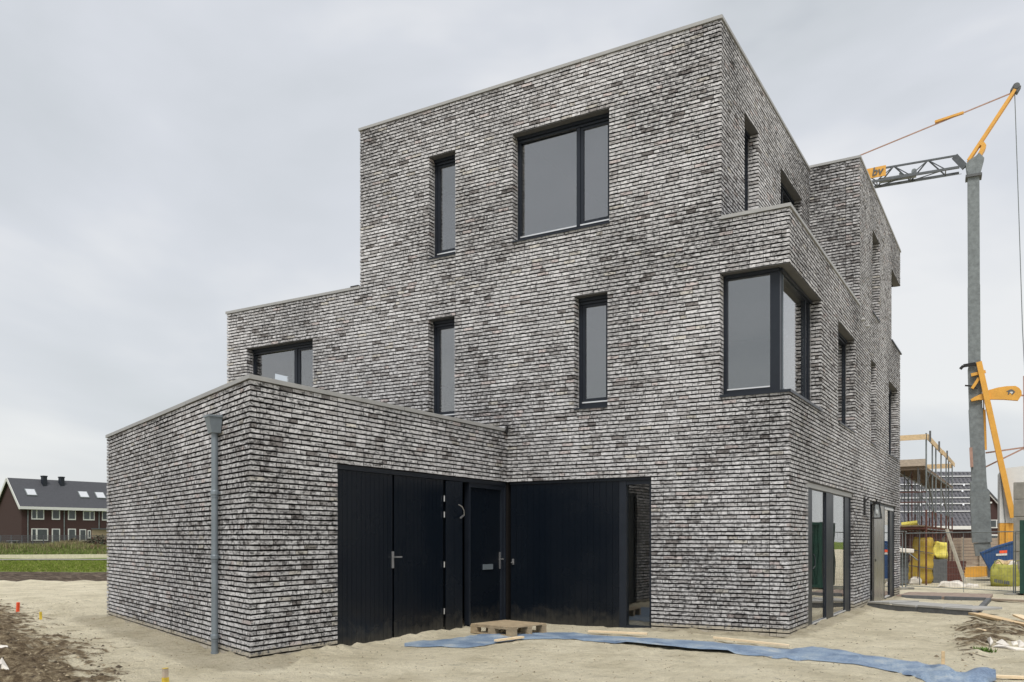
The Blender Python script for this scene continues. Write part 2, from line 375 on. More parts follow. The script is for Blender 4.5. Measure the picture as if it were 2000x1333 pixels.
brick_wall(b1, **BV, rects=[(X2, 0, 5.9375, ZB)], joints=[-.278], inset=(0, .004))
brick_wall(b1, (X1, 0), (0, -1), (-1, 0), rects=[(-YE, -.004, 6.0, ZT)])
brick_wall(b1, (X0, 0), (0, -1), (-1, 0), rects=[(-8, -.004, 3.0, ZM)], holes=[(-1.78, -1.17, h2a, 5.25)])
# reveals
def jambs(wf, holes, mbx, left=True, right=True, dep=.185, near=True):
    O, U, Nn = wf['O'], wf['U'], wf['Nn']; inw = (-Nn[0], -Nn[1])
    for h in holes:
        for side in (0, 1):
            if side == 0 and h[0] < -20: continue
            uq = h[side]
            q = (O[0] + U[0] * uq, O[1] + U[1] * uq)
            nn = U if side == 0 else (-U[0], -U[1])
            brick_wall(mbx, q, inw, nn, rects=[(0.004, dep, h[2], h[3])], dim=.97)
jambs(F_, FH[:5], b1); jambs(R_, [RH[1], RH[2], RH[3], RH[4]], b1); jambs(T_, TH_, b1)
brick_wall(b1, (-1.037, 0), (0, 1), (1, 0), rects=[(.004, .2, h2a, h2b)])
brick_wall(b1, (0, 2.316), (-1, 0), (0, -1), rects=[(.004, .2, h2a, h2b)])
brick_wall(b1, (0, 11.412), (-1, 0), (0, 1), rects=[(.004, .2, h3a, h3b)])
brick_wall(b1, (0, 5.62), (-1, 0), (0, -1), rects=[(.004, .13, -.1875, 2.375)])
b1.build('brick_facing', M['brick'], house, fix=False)
b2 = MB()
brick_wall(b2, **GF, rects=[(-5.839, 0, -.125, ZG)], holes=GH, joints=[(-4.345, -.1, ZG)], inset=(.004, .0), mit=(.019, 0))
brick_wall(b2, **GS, rects=[(0, gl, -.125, ZG)], inset=(0, .0), mit=(0, .019))
b2.build('garage_brick_facing', M['brick'], house, fix=False)
# mortar core and inner plaster leaf
c1 = MB(); c2 = MB()
D0 = .027
fr = [(X0 + D0, X1, 0, ZM - .01), (X1, X2, -.3, ZM - .01), (X1 + D0, X2 - D0, ZM - .01, ZT - .01), (X2, -D0, -.3, ZM - .01)]
core(c1, **F_, rects=fr, holes=FH, d0=D0, d1=.17)
core(c2, **F_, rects=[(X0 + .3, X1, 0.05, ZM - .02), (X1, X2, 0.05, ZM - .02), (X1 + .3, X2 - .3, ZM - .02, ZT - .02), (X2, -.3, .05, ZM - .02)], holes=FH, d0=.17, d1=.32, grow=0)
rr_ = [(D0, 6.35, -.35, ZM - .01), (6.35, YE, -.35, ZM - .01), (6.35 + D0, YE, ZM - .01, ZB - .01)]
core(c1, **R_, rects=rr_, holes=RH, d0=D0, d1=.17)
core(c2, **R_, rects=[(.3, 6.35, .05, ZM - .02), (6.35, YE - .3, .05, ZM - .02), (6.66, YE - .3, ZM - .02, ZB - .02)], holes=RH, d0=.17, d1=.32, grow=0)
core(c1, **T_, rects=[(D0, 6.35, 6.0, ZT - .01)], holes=TH_, d0=D0, d1=.17)
core(c2, **T_, rects=[(.3, 6.35, 6.0, ZT - .02)], holes=TH_, d0=.17, d1=.3, grow=0)
core(c1, **BV, rects=[(X2, -D0, 5.9, ZB - .01)], holes=[], d0=D0, d1=.3)
core(c1, (X1, 0), (0, -1), (-1, 0), rects=[(-YE, -D0, 6.0, ZT - .012)], holes=[], d0=D0, d1=.3)
core(c1, (X0, 0), (0, -1), (-1, 0), rects=[(-8, -D0, 0, ZM - .012)], holes=[(-1.78, -1.17, h2a, 5.25)], d0=D0, d1=.25)
c1.box(X1, -.3, YE - .3, YE - .02, -.4, h3a - .02); c1.box(X1, -.5, YE - .3, YE - .02, h3a - .02, h3b); c1.box(X1, -.3, YE - .3, YE - .02, h3b, ZB - .012)
c1.box(-.3, -.172, YE - .3, YE - .02, -.4, h3a - .04); c1.box(-.3, -.171, YE - .3, YE - .02, h3b, ZB - .014)
c1.box(X0 + .3, X1, 7.7, 7.98, 0, ZM - .02)
c1.build('mortar_core', M['mortar'], house); 
# storey slabs and rooms
c2.box(X0 + .26, -.33, .33, 7.69, 3.0, 3.28); c2.box(X1, -.33, 7.69, YE - .31, 3.0, 3.28)
c2.box(X0 + .26, -.33, .33, 7.69, 5.93, 6.12); c2.box(X1, -.33, 7.69, YE - .31, 5.93, 6.12)
c2.box(X1 + .31, X2 - .31, .33, YE - .31, 9.0, 9.2); c2.box(X2 - .31, -.33, 6.66, YE - .31, 9.0, 9.2)
c2.box(-8.3, -8.15, .33, 7.6, .05, 2.95)
c2.box(-5.0, -4.88, .34, 13, 3.29, 5.9); c2.box(-8.2, -8.08, 3.5, 13, 3.29, 5.9); c2.box(-4.87, -.34, 6.4, 6.5, 3.29, 5.9)
c2.box(-5.3, -5.2, .34, 13, 6.13, 8.98); c2.box(-5.1, -1.35, 6.4, 6.5, 6.13, 8.98)
c2.box(-4.7, -.34, 6.2, 6.3, .06, 2.98); c2.box(-4.6, -4.5, .35, 6.1, .06, 2.98)
c2.box(X1, -.33, .33, YE - .31, -.2, .04)
c2.build('inner_walls', M['plaster'], house)
c3 = MB()
core(c3, **GF, rects=[(-5.6, -.0, -.3, ZG - .01)], holes=GH, d0=D0, d1=.2)
core(c3, **GS, rects=[(D0, gl - .3, -.3, ZG - .011)], holes=[], d0=D0, d1=.2)
ny_ = -5.839 + D0 / abs(GS['Nn'][1]) + D0 * .4129
q1 = (gx - D0, ny_); q2 = (gx - D0, -5.6); q3 = (gx - .2, -5.6); q4 = wall_pt(**GS, u=gl - .3, d=.2, z=0)[:2]; q5 = wall_pt(**GS, u=gl - .3, d=D0, z=0)[:2]
c3.prism([(*p, -.3) for p in (q1, q2, q3, q4, q5)], (0, 0, 0), (0, 0, ZG - .0105 + .3))
c3.box(P0[0] + .05, P0[0] + .25, -2.95, -.01, -.2, ZG - .012)
c3.build('garage_core', M['mortar'], house)
# flat roofs
rf = MB(); rf.poly([(P0[0] + .1, -2.9, 3.16), (gx - .1, -5.7, 3.16), (gx - .1, .0, 3.16), (P0[0] + .1, 0., 3.16)])
rf.build('garage_roof', M['soffit'], house); rf = MB(); rf.box(X2 + .001, -.2, .2, 6.35, 6.13, 6.16); rf.build('flat_roof', M['soffit'], house)
# copings
def coping(mb, pts, closed=False, w=.34, zt=0., out=.022, hgt=.055):
    """pts along the outer wall face, outward side on the right of travel"""
    n = len(pts)
    def off(i, d):
        segs = []
        for k in ((i - 1, i), (i, i + 1)):
            if 0 <= k[0] and k[1] < n:
                dx, dy = pts[k[1]][0] - pts[k[0]][0], pts[k[1]][1] - pts[k[0]][1]; l = math.hypot(dx, dy); segs.append((dy / l, -dx / l))
        if len(segs) == 1: nx, ny = segs[0]; return (pts[i][0] + nx * d, pts[i][1] + ny * d)
        a, b = segs; k = 1 + a[0] * b[0] + a[1] * b[1]
        return (pts[i][0] + (a[0] + b[0]) / k * d, pts[i][1] + (a[1] + b[1]) / k * d)
    for i in range(n - 1):
        A_, B_ = off(i, out), off(i + 1, out); C_, D_ = off(i + 1, -w), off(i, -w)
        LL = math.dist(A_, B_); ns = max(1, round(LL / 2.5)); g_ = .003 / LL
        for k_ in range(ns):
          t0, t1 = k_ / ns + (g_ if k_ else 0), (k_ + 1) / ns - (g_ if k_ < ns - 1 else 0)
          mixp = lambda P_, Q_, t: (P_[0] + (Q_[0] - P_[0]) * t, P_[1] + (Q_[1] - P_[1]) * t)
          a, b, c, d = mixp(A_, B_, t0), mixp(A_, B_, t1), mixp(D_, C_, t1), mixp(D_, C_, t0)
          z0, z1 = zt + .004 + random.uniform(-.002, .002), zt + hgt + random.uniform(-.002, .002)
          mb = MB(); mb.hexa([(*a, z0), (*b, z0), (*c, z0), (*d, z0), (*a, z1), (*b, z1), (*c, z1 - .008), (*d, z1 - .008)]); mb.build('coping', M['coping'], house)
cp = None
coping(cp, [P0, P1, (gx, -.02)], zt=ZG, w=.3)
coping(cp, [(X0, 8), (X0, 0), (X1 - .0, 0)], zt=ZM); coping(cp, [(X1, YE), (X1, 0), (X2, 0), (X2, 6.33)], zt=ZT)
coping(cp, [(X2 + .002, 0), (0, 0), (0, 6.33)], zt=ZM, w=.3); coping(cp, [(X2 - .1, 6.35), (0, 6.35), (0, YE), (-8, YE)], zt=ZB)
cb = MB(); cb.box(X1 - .22, X1 - .02, -.03, .02, ZM + .057, ZM + .075); cb.build('flashing_tab', M['dark'], house); cb = MB(); cb.bar((gx + .05, -.13, ZG - .02), (gx + .02, -.01, ZG + .09), .012, .10)
cb.build('flashing_tab', M['dark'], house)
# ------------------------------------------------------------------ windows
def wbox(mb, wf, u0, u1, z0, z1, d0, d1):
    P = [wall_pt(wf['O'], wf['U'], wf['Nn'], p, q, r) for r in (z0, z1) for p, q in ((u0, d0), (u1, d0), (u1, d1), (u0, d1))]
    mb.hexa(P)
def ring(mb, wf, u0, u1, z0, z1, w, d0, d1, wb=None, wt=None):
    wb = w if wb is None else wb; wt = w if wt is None else wt
    wbox(mb, wf, u0, u0 + w, z0, z1, d0, d1); wbox(mb, wf, u1 - w, u1, z0, z1, d0, d1)
    wbox(mb, wf, u0 + w, u1 - w, z0, z0 + wb, d0 + .001, d1); wbox(mb, wf, u0 + w, u1 - w, z1 - wt, z1, d0 + .001, d1)
def window(wf, u0, u1, z0, z1, lights, rec=.18, sill=True, head=.10, name='window', bead=True, sillx=(.0, .0)):
    """lights: list of (ua, ub, opening) glazed parts"""
    fm = MB(); u0 += .002; u1 -= .002
    ring(fm, wf, u0, u1, z0 + .03, z1 - .002, .055, rec, rec + .09, wb=.075, wt=head)
    wbox(fm, wf, u0 + .01, u1 - .01, z1 - .06, z1 - .004, rec - .035, rec - .001)
    wbox(fm, wf, u0 + .01, u1 - .01, z1 - head - .01, z1 - head + .012, rec - .02, rec - .001)
    for i, (a, b, op) in enumerate(lights):
        if i > 0: wbox(fm, wf, lights[i - 1][1], a, z0 + .105, z1 - head, rec - .004, rec + .09)
    w = fm.build(name, M['frame'], house)
    for a, b, op in lights:
        za, zb = z0 + .105, z1 - head
        k = .001
        if op:
            sm = MB(); ring(sm, wf, a + k, b - k, za + .022, zb - k, .055, rec + .012, rec + .07); s = sm.build('sash', M['frame'], w)
            a, b, za, zb = a + .055, b - .055, za + .075, zb - .055
        pm = MB(); wbox(pm, wf, a + .002, b - .002, za + .002, zb - .002, rec + .035, rec + .039); pm.build('pane', M['glass'], w)
        if bead:
            bm_ = MB(); wbox(bm_, wf, a - (.05 if op else 0), b + (.05 if op else 0), z0 + .1055, z0 + .127, rec - .008, rec + .011); bm_.build('glazing_bead', M['alu'], w)
    if sill:
        sl = MB(); a0, a1 = u0 - sillx[0], u1 + sillx[1]
        P = [wall_pt(wf['O'], wf['U'], wf['Nn'], p, q, r) for (p, q, r) in ((a0, -.022, z0 - .022), (a1, -.022, z0 - .022), (a1, rec + .01, z0 - .005), (a0, rec + .01, z0 - .005), (a0, -.022, z0 + .004), (a1, -.022, z0 + .004), (a1, rec + .01, z0 + .032), (a0, rec + .01, z0 + .032))]
        sl.hexa(P); sl.build('sill', M['frame'], w)
    sf = MB(); wbox(sf, wf, u0 - .012, u1 + .012, z1 - .001, z1 + .0, .012, .17); 
    return w
def soffit(wf, u0, u1, z, d=.17):
    s = MB(); wbox(s, wf, u0, u1, z - .004, z + .003, .006, d); s.build('soffit', M['soffit'], house)
for wf, hs in ((F_, FH[:5]), (R_, RH[1:5]), (T_, TH_)):
    for h in hs: soffit(wf, h[0], h[1], h[3], .145)
window(F_, *FH[0], [(-6.445, -5.973, True)])
window(F_, *FH[1], [(-4.652, -3.555, False), (-3.49, -2.93, True)])
window(F_, *FH[2], [(-11.22, -10.07, False), (-9.99, -9.447, True)])
window(F_, *FH[3], [(-6.463, -5.987, True)])
window(F_, *FH[4], [(-3.455, -2.962, True)])
window(R_, *RH[1], [(3.93, 4.75, True), (4.83, 5.69, False)])
window(R_, *RH[2], [(7.943, 8.618, True)])
window(R_, *RH[3], [(10.97, 11.8, True), (11.88, 12.743, False)])
window(R_, *RH[4], [(8.174, 9.204, True)])
window(T_, *TH_[0], [(1.33, 2.098, True)])
window(T_, *TH_[1], [(3.80, 4.6, True), (4.68, 5.516, False)])
# corner window on the first floor (front part, post, side part)
cw = MB(); z0, z1 = h2a, h2b
wbox(cw, F_, -1.035, -.98, z0 + .03, z1 - .003, .18, .27)
wbox(cw, F_, -.98, -.325, z0 + .03, z0 + .105, .181, .27); wbox(cw, F_, -.98, -.325, z1 - .07, z1 - .003, .181, .27)
wbox(cw, F_, -.325, -.18, z0 + .03, z1 - .003, .178, .32)
wbox(cw, R_, .321, 2.314, z0 + .03, z0 + .105, .181, .27); wbox(cw, R_, .321, 2.314, z1 - .07, z1 - .003, .181, .27)
wbox(cw, R_, 2.20, 2.314, z0 + .105, z1 - .07, .18, .27); wbox(cw, R_, .321, .36, z0 + .105, z1 - .07, .18, .27)
wbox(cw, R_, 1.93, 1.975, z0 + .105, z1 - .07, .178, .27)
wbox(cw, F_, -1.0, -.181, z1 - .05, z1 - .005, .14, .177); wbox(cw, R_, .18, 2.3, z1 - .05, z1 - .005, .14, .177)
cw = cw.build('corner_window', M['frame'], house)
q = MB(); wbox(q, F_, -.978, -.327, z0 + .107, z1 - .072, .215, .219); q.build('pane', M['glass'], cw)
q = MB(); wbox(q, R_, .362, 1.928, z0 + .107, z1 - .072, .215, .219); q.build('pane', M['glass'], cw)
q = MB(); wbox(q, R_, 1.977, 2.198, z0 + .107, z1 - .072, .215, .219); q.build('pane', M['glass'], cw)
q = MB(); wbox(q, F_, -.978, -.327, z0 + .106, z0 + .125, .172, .18); q.build('glazing_bead', M['alu'], cw)
q = MB(); wbox(q, R_, .325, .335, z0 + .04, z1 - .07, .165, .177); q.build('corner_trim', M['zinc'], cw)
q = MB(); wbox(q, F_, -1.035, .0225, z0 - .022, z0 + .02, -.022, .2); wbox(q, R_, .201, 2.314, z0 - .022, z0 + .0205, -.0225, .2); q.build('sill', M['frame'], cw)
q = MB(); wbox(q, F_, -1.035, -.007, z1 - .004, z1 + .003, .007, .17); wbox(q, R_, .171, 2.314, z1 - .0042, z1 + .003, .007, .17); q.build('soffit', M['soffit'], cw)
# corner window at the far end of the top floor
cz = MB(); z0, z1 = h3a + .02, h3b
wbox(cz, R_, 11.414, 11.50, z0, z1 - .003, .18, .27); wbox(cz, R_, 11.5, 12.75, z0, z0 + .09, .18, .27); wbox(cz, R_, 11.5, 12.75, z1 - .08, z1 - .003, .18, .27)
wbox(cz, R_, 12.75, 12.85, z0, z1 - .003, .17, .3)
wbox(cz, R_, 12.10, 12.16, z0 + .09, z1 - .08, .178, .26)
cz = cz.build('corner_window', M['frame'], house)
q = MB(); wbox(q, R_, 11.502, 12.748, z0 + .092, z1 - .082, .265, .268); q.build('pane', M['glass'], cz)
q = MB(); wbox(q, R_, 11.414, YE + .12, z0 - .04, z0 - .004, -.03, .45); q.build('sill', M['frame'], cz)
q = MB(); wbox(q, R_, 11.414, YE - .02, z1 - .004, z1 + .003, .007, .169); q.build('soffit', M['soffit'], cz)
# sliding door on the right facade
ys = [onX(-.08, p)[1] for p in (1580, 1585, 1611, 1625, 1649, 1658)]
sd = MB(); zt = 2.375
ring(sd, R_, 1.283, 5.60, -.06, zt - .003, .10, .06, .15, wb=.09, wt=.10)
wbox(sd, R_, ys[2], ys[3], .03, zt - .103, .055, .15); wbox(sd, R_, 1.383, ys[1], .031, zt - .104, .07, .14); wbox(sd, R_, ys[4], 5.5, .031, zt - .104, .07, .14)
sd = sd.build('sliding_door', M['frame'], house)
for a, b in ((ys[1], ys[2]), (ys[3], ys[4])):
    q = MB(); wbox(q, R_, a + .002, b - .002, .04, zt - .106, .085, .089); q.build('pane', M['glass'], sd)
    q = MB(); wbox(q, R_, a, b, .031, .055, .052, .07); q.build('glazing_bead', M['alu'], sd)
q = MB(); wbox(q, R_, 1.30, 5.6, zt - .09, zt - .01, .035, .058); q.build('head_profile', M['coping'], sd)
q = MB(); wbox(q, R_, 1.28, 5.62, -.20, -.065, .01, .2); q.build('threshold', M['concrete'], sd)
q = MB(); wbox(q, R_, 1.28, 5.62, zt - .002, zt + .004, .006, .05); q.build('soffit', M['soffit'], sd)
q = MB(); q.tube([wall_pt((0, 0), (0, 1), (1, 0), ys[1] - .05, .05, .95), wall_pt((0, 0), (0, 1), (1, 0), ys[1] - .02, .02, 1.0), wall_pt((0, 0), (0, 1), (1, 0), ys[1] - .02, .02, 1.15), wall_pt((0, 0), (0, 1), (1, 0), ys[1] - .05, .05, 1.2)], .01, 6); q.build('handle', M['frame'], sd)
# entry: steel door and tall glass
ye = [onX(-.05, p)[1] for p in (1704.8, 1723.5, 1726.5, 1738.5, 1747)]
en = MB(); zt = 2.3125
ring(en, R_, 7.736, 12.35, -.16, zt - .003, .14, .05, .14, wb=.08, wt=.05); wbox(en, R_, ye[1], ye[2], -.08, zt - .06, .035, .14); wbox(en, R_, ye[3], 12.21, -.08, zt - .06, .06, .14)
wbox(en, R_, 7.876, ye[0], -.08, zt - .055, .09, .14)
en = en.build('entrance_frame', M['frame'], house)
q = MB(); wbox(q, R_, ye[0], ye[1], -.12, zt - .06, .02, .07); dr = q.build('steel_door', M['steel'], en)
q = MB(); wbox(q, R_, ye[2] + .002, ye[3] - .002, -.02, zt - .12, .085, .089); q.build('pane', M['glass'], en)
q = MB(); wbox(q, R_, ye[2], ye[3], -.05, -.022, .05, .09); q.build('glazing_bead', M['alu'], en); q = MB(); wbox(q, R_, ye[2], 12.2, zt - .12, zt - .06, .04, .07); q.build('glazing_bead', M['alu'], en)
q = MB(); q.tube([(-.018, ye[0] + .18, .95), (-.004, ye[0] + .18, .95)], .03, 10); q.build('lock', M['dark'], en)
q = MB(); wbox(q, R_, 7.74, 12.35, zt - .002, zt + .004, .006, .049); q.build('soffit', M['soffit'], en)
# wall lantern
ly = onX(.12, 1706)[1]; lz = 2.06
ln = MB(); ln.box(.0, .03, ly - .6, ly - .48, lz - .1, lz + .28)
ln.tube([(.03, ly - .54, lz + .2), (.10, ly - .5, lz + .28), (.2, ly - .25, lz + .26), (.2, ly - .1, lz + .2)], .014, 6)
ln.box(.13, .27, ly - .18, ly - .02, lz + .15, lz + .2)
for a, b in ((.12, -.2), (.29, -.2), (.12, .0), (.29, .0)): ln.bar((a, ly + b, lz - .15), (.16 if a < .2 else .25, ly - .1 + (.06 if b > -.1 else -.06), lz + .16), .014)
ln.box(.11, .30, ly - .21, ly + .01, lz - .17, lz - .145)
ln = ln.build('wall_lantern', M['dark'], house)
q = MB(); q.hexa([(.125, ly - .195, lz - .144), (.285, ly - .195, lz - .144), (.285, ly - .005, lz - .144), (.125, ly - .005, lz - .144), (.155, ly - .16, lz + .15), (.245, ly - .16, lz + .15), (.245, ly - .04, lz + .15), (.155, ly - .04, lz + .15)]); q.build('lantern_glass', glass_mat('lantern_glass', .05, .97), ln)
q = MB(); q.tube([(.2, ly - .1, lz - .1), (.2, ly - .1, lz - .06), (.2, ly - .1, lz), (.2, ly - .1, lz + .05)], [.01, .035, .03, .012], 8); q.build('bulb', M['white'], ln, smooth=True)
for px, py in ((1683, 625), (1692, 638)):
    p = onX(0, px, py); q = MB(); q.tube([(.0, p[1], p[2]), (.05, p[1], p[2]), (.07, p[1], p[2] + .01)], [.035, .035, .025], 10); q.build('overflow_pipe', M['coping'], house, smooth=False)
# garage doors: vertical boards
def boards(mb, wf, u0, u1, z0, z1, d, w=.098, back=True):
    n = max(1, round((u1 - u0) / w)); s = (u1 - u0) / n
    for i in range(n):
        wbox(mb, wf, u0 + i * s + .003, u0 + (i + 1) * s - .003, z0, z1, d + random.uniform(-.001, .001), d + .03)
    wbox(mb, wf, u0 + .003, u1 - .003, z0 + .003, z1 - .003, d + .008, d + .029)
def yg(px): return onX(gx - .05, px)[1]
gd = MB(); ring(gd, GF, -4.337, -.002, -.02, 2.4355, .03, .03, .14, wb=.0, wt=.06)
for px in (767, 866.5): wbox(gd, GF, yg(px) - .006, yg(px) + .006, 0, 2.37, .062, .1)
gd.build('garage_door_frame', M['frame'], house)
lf = MB(); boards(lf, GF, -4.30, yg(766) - .012, .015, 2.37, .045); lf = lf.build('garage_door', M['black'], house)
lf2 = MB(); boards(lf2, GF, yg(768) + .012, yg(865.5), .015, 2.37, .045); lf2 = lf2.build('garage_door', M['black'], house)
hd = MB(); p = onX(gx, 771.5, 1100); y_ = p[1]
hd.box(gx - .045, gx - .033, y_ - .02, y_ + .02, 1.03, 1.27); hd.bar((gx - .03, y_, 1.19), (gx + .03, y_, 1.19), .02); hd.bar((gx + .028, y_ - .01, 1.19), (gx + .028, y_ + .12, 1.19), .018); hd.build('handle', M['chrome'], lf2)
for zz in (2.08, 1.83, 1.05, .32):
    q = MB(); q.tube([(gx - .025, yg(865.5) - .005, zz - .045), (gx - .025, yg(865.5) - .005, zz + .045)], .011, 8); q.build('hinge', M['chrome'], lf2)
# narrow leaf standing ajar
la = (gx - .03, yg(868.5)); ang = math.radians(11); Lw = .375
AJ = dict(O=la, U=(math.sin(ang), math.cos(ang)), Nn=(math.cos(ang), -math.sin(ang)))
q = MB(); boards(q, AJ, 0, Lw, -.03, 2.36, 0, w=.19); aj = q.build('narrow_leaf', M['black'], house)
q = MB(); e = wall_pt(AJ['O'], AJ['U'], AJ['Nn'], Lw - .02, -.03, 1.83)
q.tube([(e[0] + .05, e[1] - .2, 1.99), (e[0] + .06, e[1] - .12, 1.96), (e[0] + .05, e[1] - .05, 1.9), (e[0] + .02, e[1] + .0, 1.83)], .008, 6)
q.bar((e[0] + .01, e[1] + .01, 1.83), (e[0] + .03, e[1] - .12, 1.78), .02); q.build('door_stay', M['chrome'], aj)
# dark opening behind and front door
q = MB(); wbox(q, GF, yg(866), yg(916), .0, 2.37, 1.1, 1.13); wbox(q, GF, -4.3, -.01, .0, 2.37, .2, .21)
q = MB(); wbox(q, GF, -2.2, -1.15, -.02, 2.4, 1.2, 1.23); wbox(q, GF, -2.2, -2.17, -.02, 2.4, .21, 1.2); wbox(q, GF, -1.16, -1.13, -.02, 2.4, .21, 1.2); wbox(q, GF, -2.2, -1.13, 2.4, 2.43, .21, 1.2); wbox(q, GF, -2.2, -1.13, -.1, -.03, .05, 1.2)
q.build('meter_cupboard', M['dark'], house)
q = MB(); q.box(gx - .7, gx - .45, -1.95, -1.3, .02, .3); q.build('cupboard_shelf', M['oldplank'], house)
yj = yg(916)
q = MB(); wbox(q, GF, yj + .0, yj + .05, 0, 2.38, .05, .14); wbox(q, GF, -.11, -.035, 0, 2.38, .05, .14); wbox(q, GF, yj + .05, -.11, 2.30, 2.38, .05, .14); wbox(q, GF, yj, -.03, .0, .04, .03, .15)
fdf = q.build('front_door', M['frame'], house)
q = MB(); wbox(q, GF, yj + .052, -.112, .045, 2.298, .085, .13); q.build('door_leaf', M['black'], fdf)
q = MB(); yb = onX(gx - .09, 951, 1105); q.box(gx - .084, gx - .068, yb[1] - .14, yb[1] + .16, .93, 1.02); q.build('letter_slot', M['zinc'], fdf)
q = MB(); yh = onX(gx - .09, 976, 1100)[1]; q.box(gx - .084, gx - .07, yh - .025, yh + .025, .93, 1.22); q.bar((gx - .07, yh, 1.1), (gx - .02, yh, 1.1), .02); q.bar((gx - .02, yh + .01, 1.1), (gx - .02, yh - .13, 1.1), .018); q.build('handle', M['chrome'], fdf)
# panelled wall and side light on the front facade
q = MB(); boards(q, F_, gx + .04, -2.72, .0, 2.4, .045, w=.112); pn = q.build('board_cladding', M['black'], house)
q = MB(); wbox(q, F_, gx + .03, -2.15, 2.4, 2.4365, .03, .17); wbox(q, F_, -2.72, -2.6, -.02, 2.4, .05, .15); wbox(q, F_, -2.2, -2.148, -.02, 2.4, .06, .15); wbox(q, F_, -2.6, -2.2, -.02, .05, .06, .15); wbox(q, F_, -2.6, -2.2, 2.33, 2.4, .06, .15)
sw = q.build('side_light', M['frame'], house)
q = MB(); q.hexa([(x, y, z) for z in (.052, 2.328) for x, y in ((-2.598, .108), (-2.202, .088), (-2.202, .092), (-2.598, .112))]); q.build('pane', glass_mat('side_light_glass', .10, .8), sw)
q = MB(); pk = onY(0, 1007, 1105); q.box(-4.735, -4.70, .025, .04, 1.0, 1.10); q.bar((-4.72, .02, 1.04), (-4.72, -.02, 1.04), .02); q.build('handle', M['chrome'], pn)
# downpipe on the garage side wall
u = None; best = 9
for i in range(600):
    t = i / 600 * gl; x, y = P0[0] + gu[0] * t, P0[1] + gu[1] * t; g = glob(x, y); px = 1000 + f * g[0] / g[1]
    if abs(px - 430) < best: best = abs(px - 430); u = t
dp = lambda d, z, du=0: wall_pt(P0, gu, GS['Nn'], u + du, -d, z)
q = MB(); zs = [.03, .5, 1., 2., 2.78]; q.tube([dp(.07, z) for z in zs], .042, 14)
q.tube([dp(.07, .03), dp(.07, -.1)], .05, 14)
dpo = q.build('downpipe', M['zinc'], house, smooth=False)
for zz in (.22, 2.03, 1.22):
    q = MB(); q.tube([dp(.07, zz - .03), dp(.07, zz - .02), dp(.07, zz + .02), dp(.07, zz + .03)], [.048, .052, .052, .048], 14); q.tube([dp(.07, zz - .055), dp(.07, zz - .04)], .05, 14); wbox(q, dict(O=P0, U=gu, Nn=GS['Nn']), u - .015, u + .015, zz - .01, zz + .01, -.05, 0); q.build('pipe_bracket', M['zinc'], dpo)
q = MB(); wf = dict(O=P0, U=gu, Nn=GS['Nn'])
P = [wall_pt(P0, gu, GS['Nn'], p, qd, r) for (p, qd, r) in ((u - .07, -.015, 2.78), (u + .07, -.015, 2.78), (u + .07, -.13, 2.78), (u - .07, -.13, 2.78), (u - .095, -.005, 2.98), (u + .095, -.005, 2.98), (u + .095, -.17, 2.98), (u - .095, -.17, 2.98))]
q.hexa(P); wbox(q, wf, u - .105, u + .105, 2.975, 2.998, -.18, -.004); q.build('hopper', M['zinc'], dpo)
# ------------------------------------------------------------------ ground
def pip(x, y, poly):
    r = False; j = len(poly) - 1
    for i in range(len(poly)):
        xi, yi = poly[i]; xj, yj_ = poly[j]
        if (yi > y) != (yj_ > y) and x < (xj - xi) * (y - yi) / (yj_ - yi) + xi: r = not r
        j = i
    return r
def dist_poly(x, y, poly):
    b = 1e9
    for i in range(len(poly)):
        x0, y0 = poly[i]; x1, y1 = poly[(i + 1) % len(poly)]
        dx, dy = x1 - x0, y1 - y0; t = max(0, min(1, ((x - x0) * dx + (y - y0) * dy) / (dx * dx + dy * dy + 1e-9)))
        b = min(b, math.hypot(x - x0 - t * dx, y - y0 - t * dy))
    return b if pip(x, y, poly) else -b
def gpoly(pts, z=0.): return [G(a, b, z)[:2] for a, b in pts]
mudA = gpoly([(-500, 1180), (0, 1172), (60, 1190), (110, 1225), (150, 1245), (230, 1262), (190, 1290), (270, 1312), (330, 1345), (420, 1420), (-900, 1420)])
mudB = gpoly([(1862, 1222), (1905, 1214), (1960, 1228), (2060, 1236), (2090, 1262), (1990, 1262), (1950, 1278), (1915, 1300), (1885, 1310), (1866, 1285), (1850, 1262), (1846, 1235)], -.05)
def strip(X0_, X1_, Y0_, Y1_): return None
WALLS = [((0, 0), (-2.1, 0)), ((0, 0), (0, 13)), (P1, (gx, 0)), (P0, P1)]
def segd(x, y, a, b):
    dx, dy = b[0] - a[0], b[1] - a[1]; t = max(0, min(1, ((x - a[0]) * dx + (y - a[1]) * dy) / (dx * dx + dy * dy)))
    return math.hypot(x - a[0] - t * dx, y - a[1] - t * dy)
def soil_lo(X): return 29.5 + .03 * (-X - 12)      # near edge of the dark soil band, camera metres
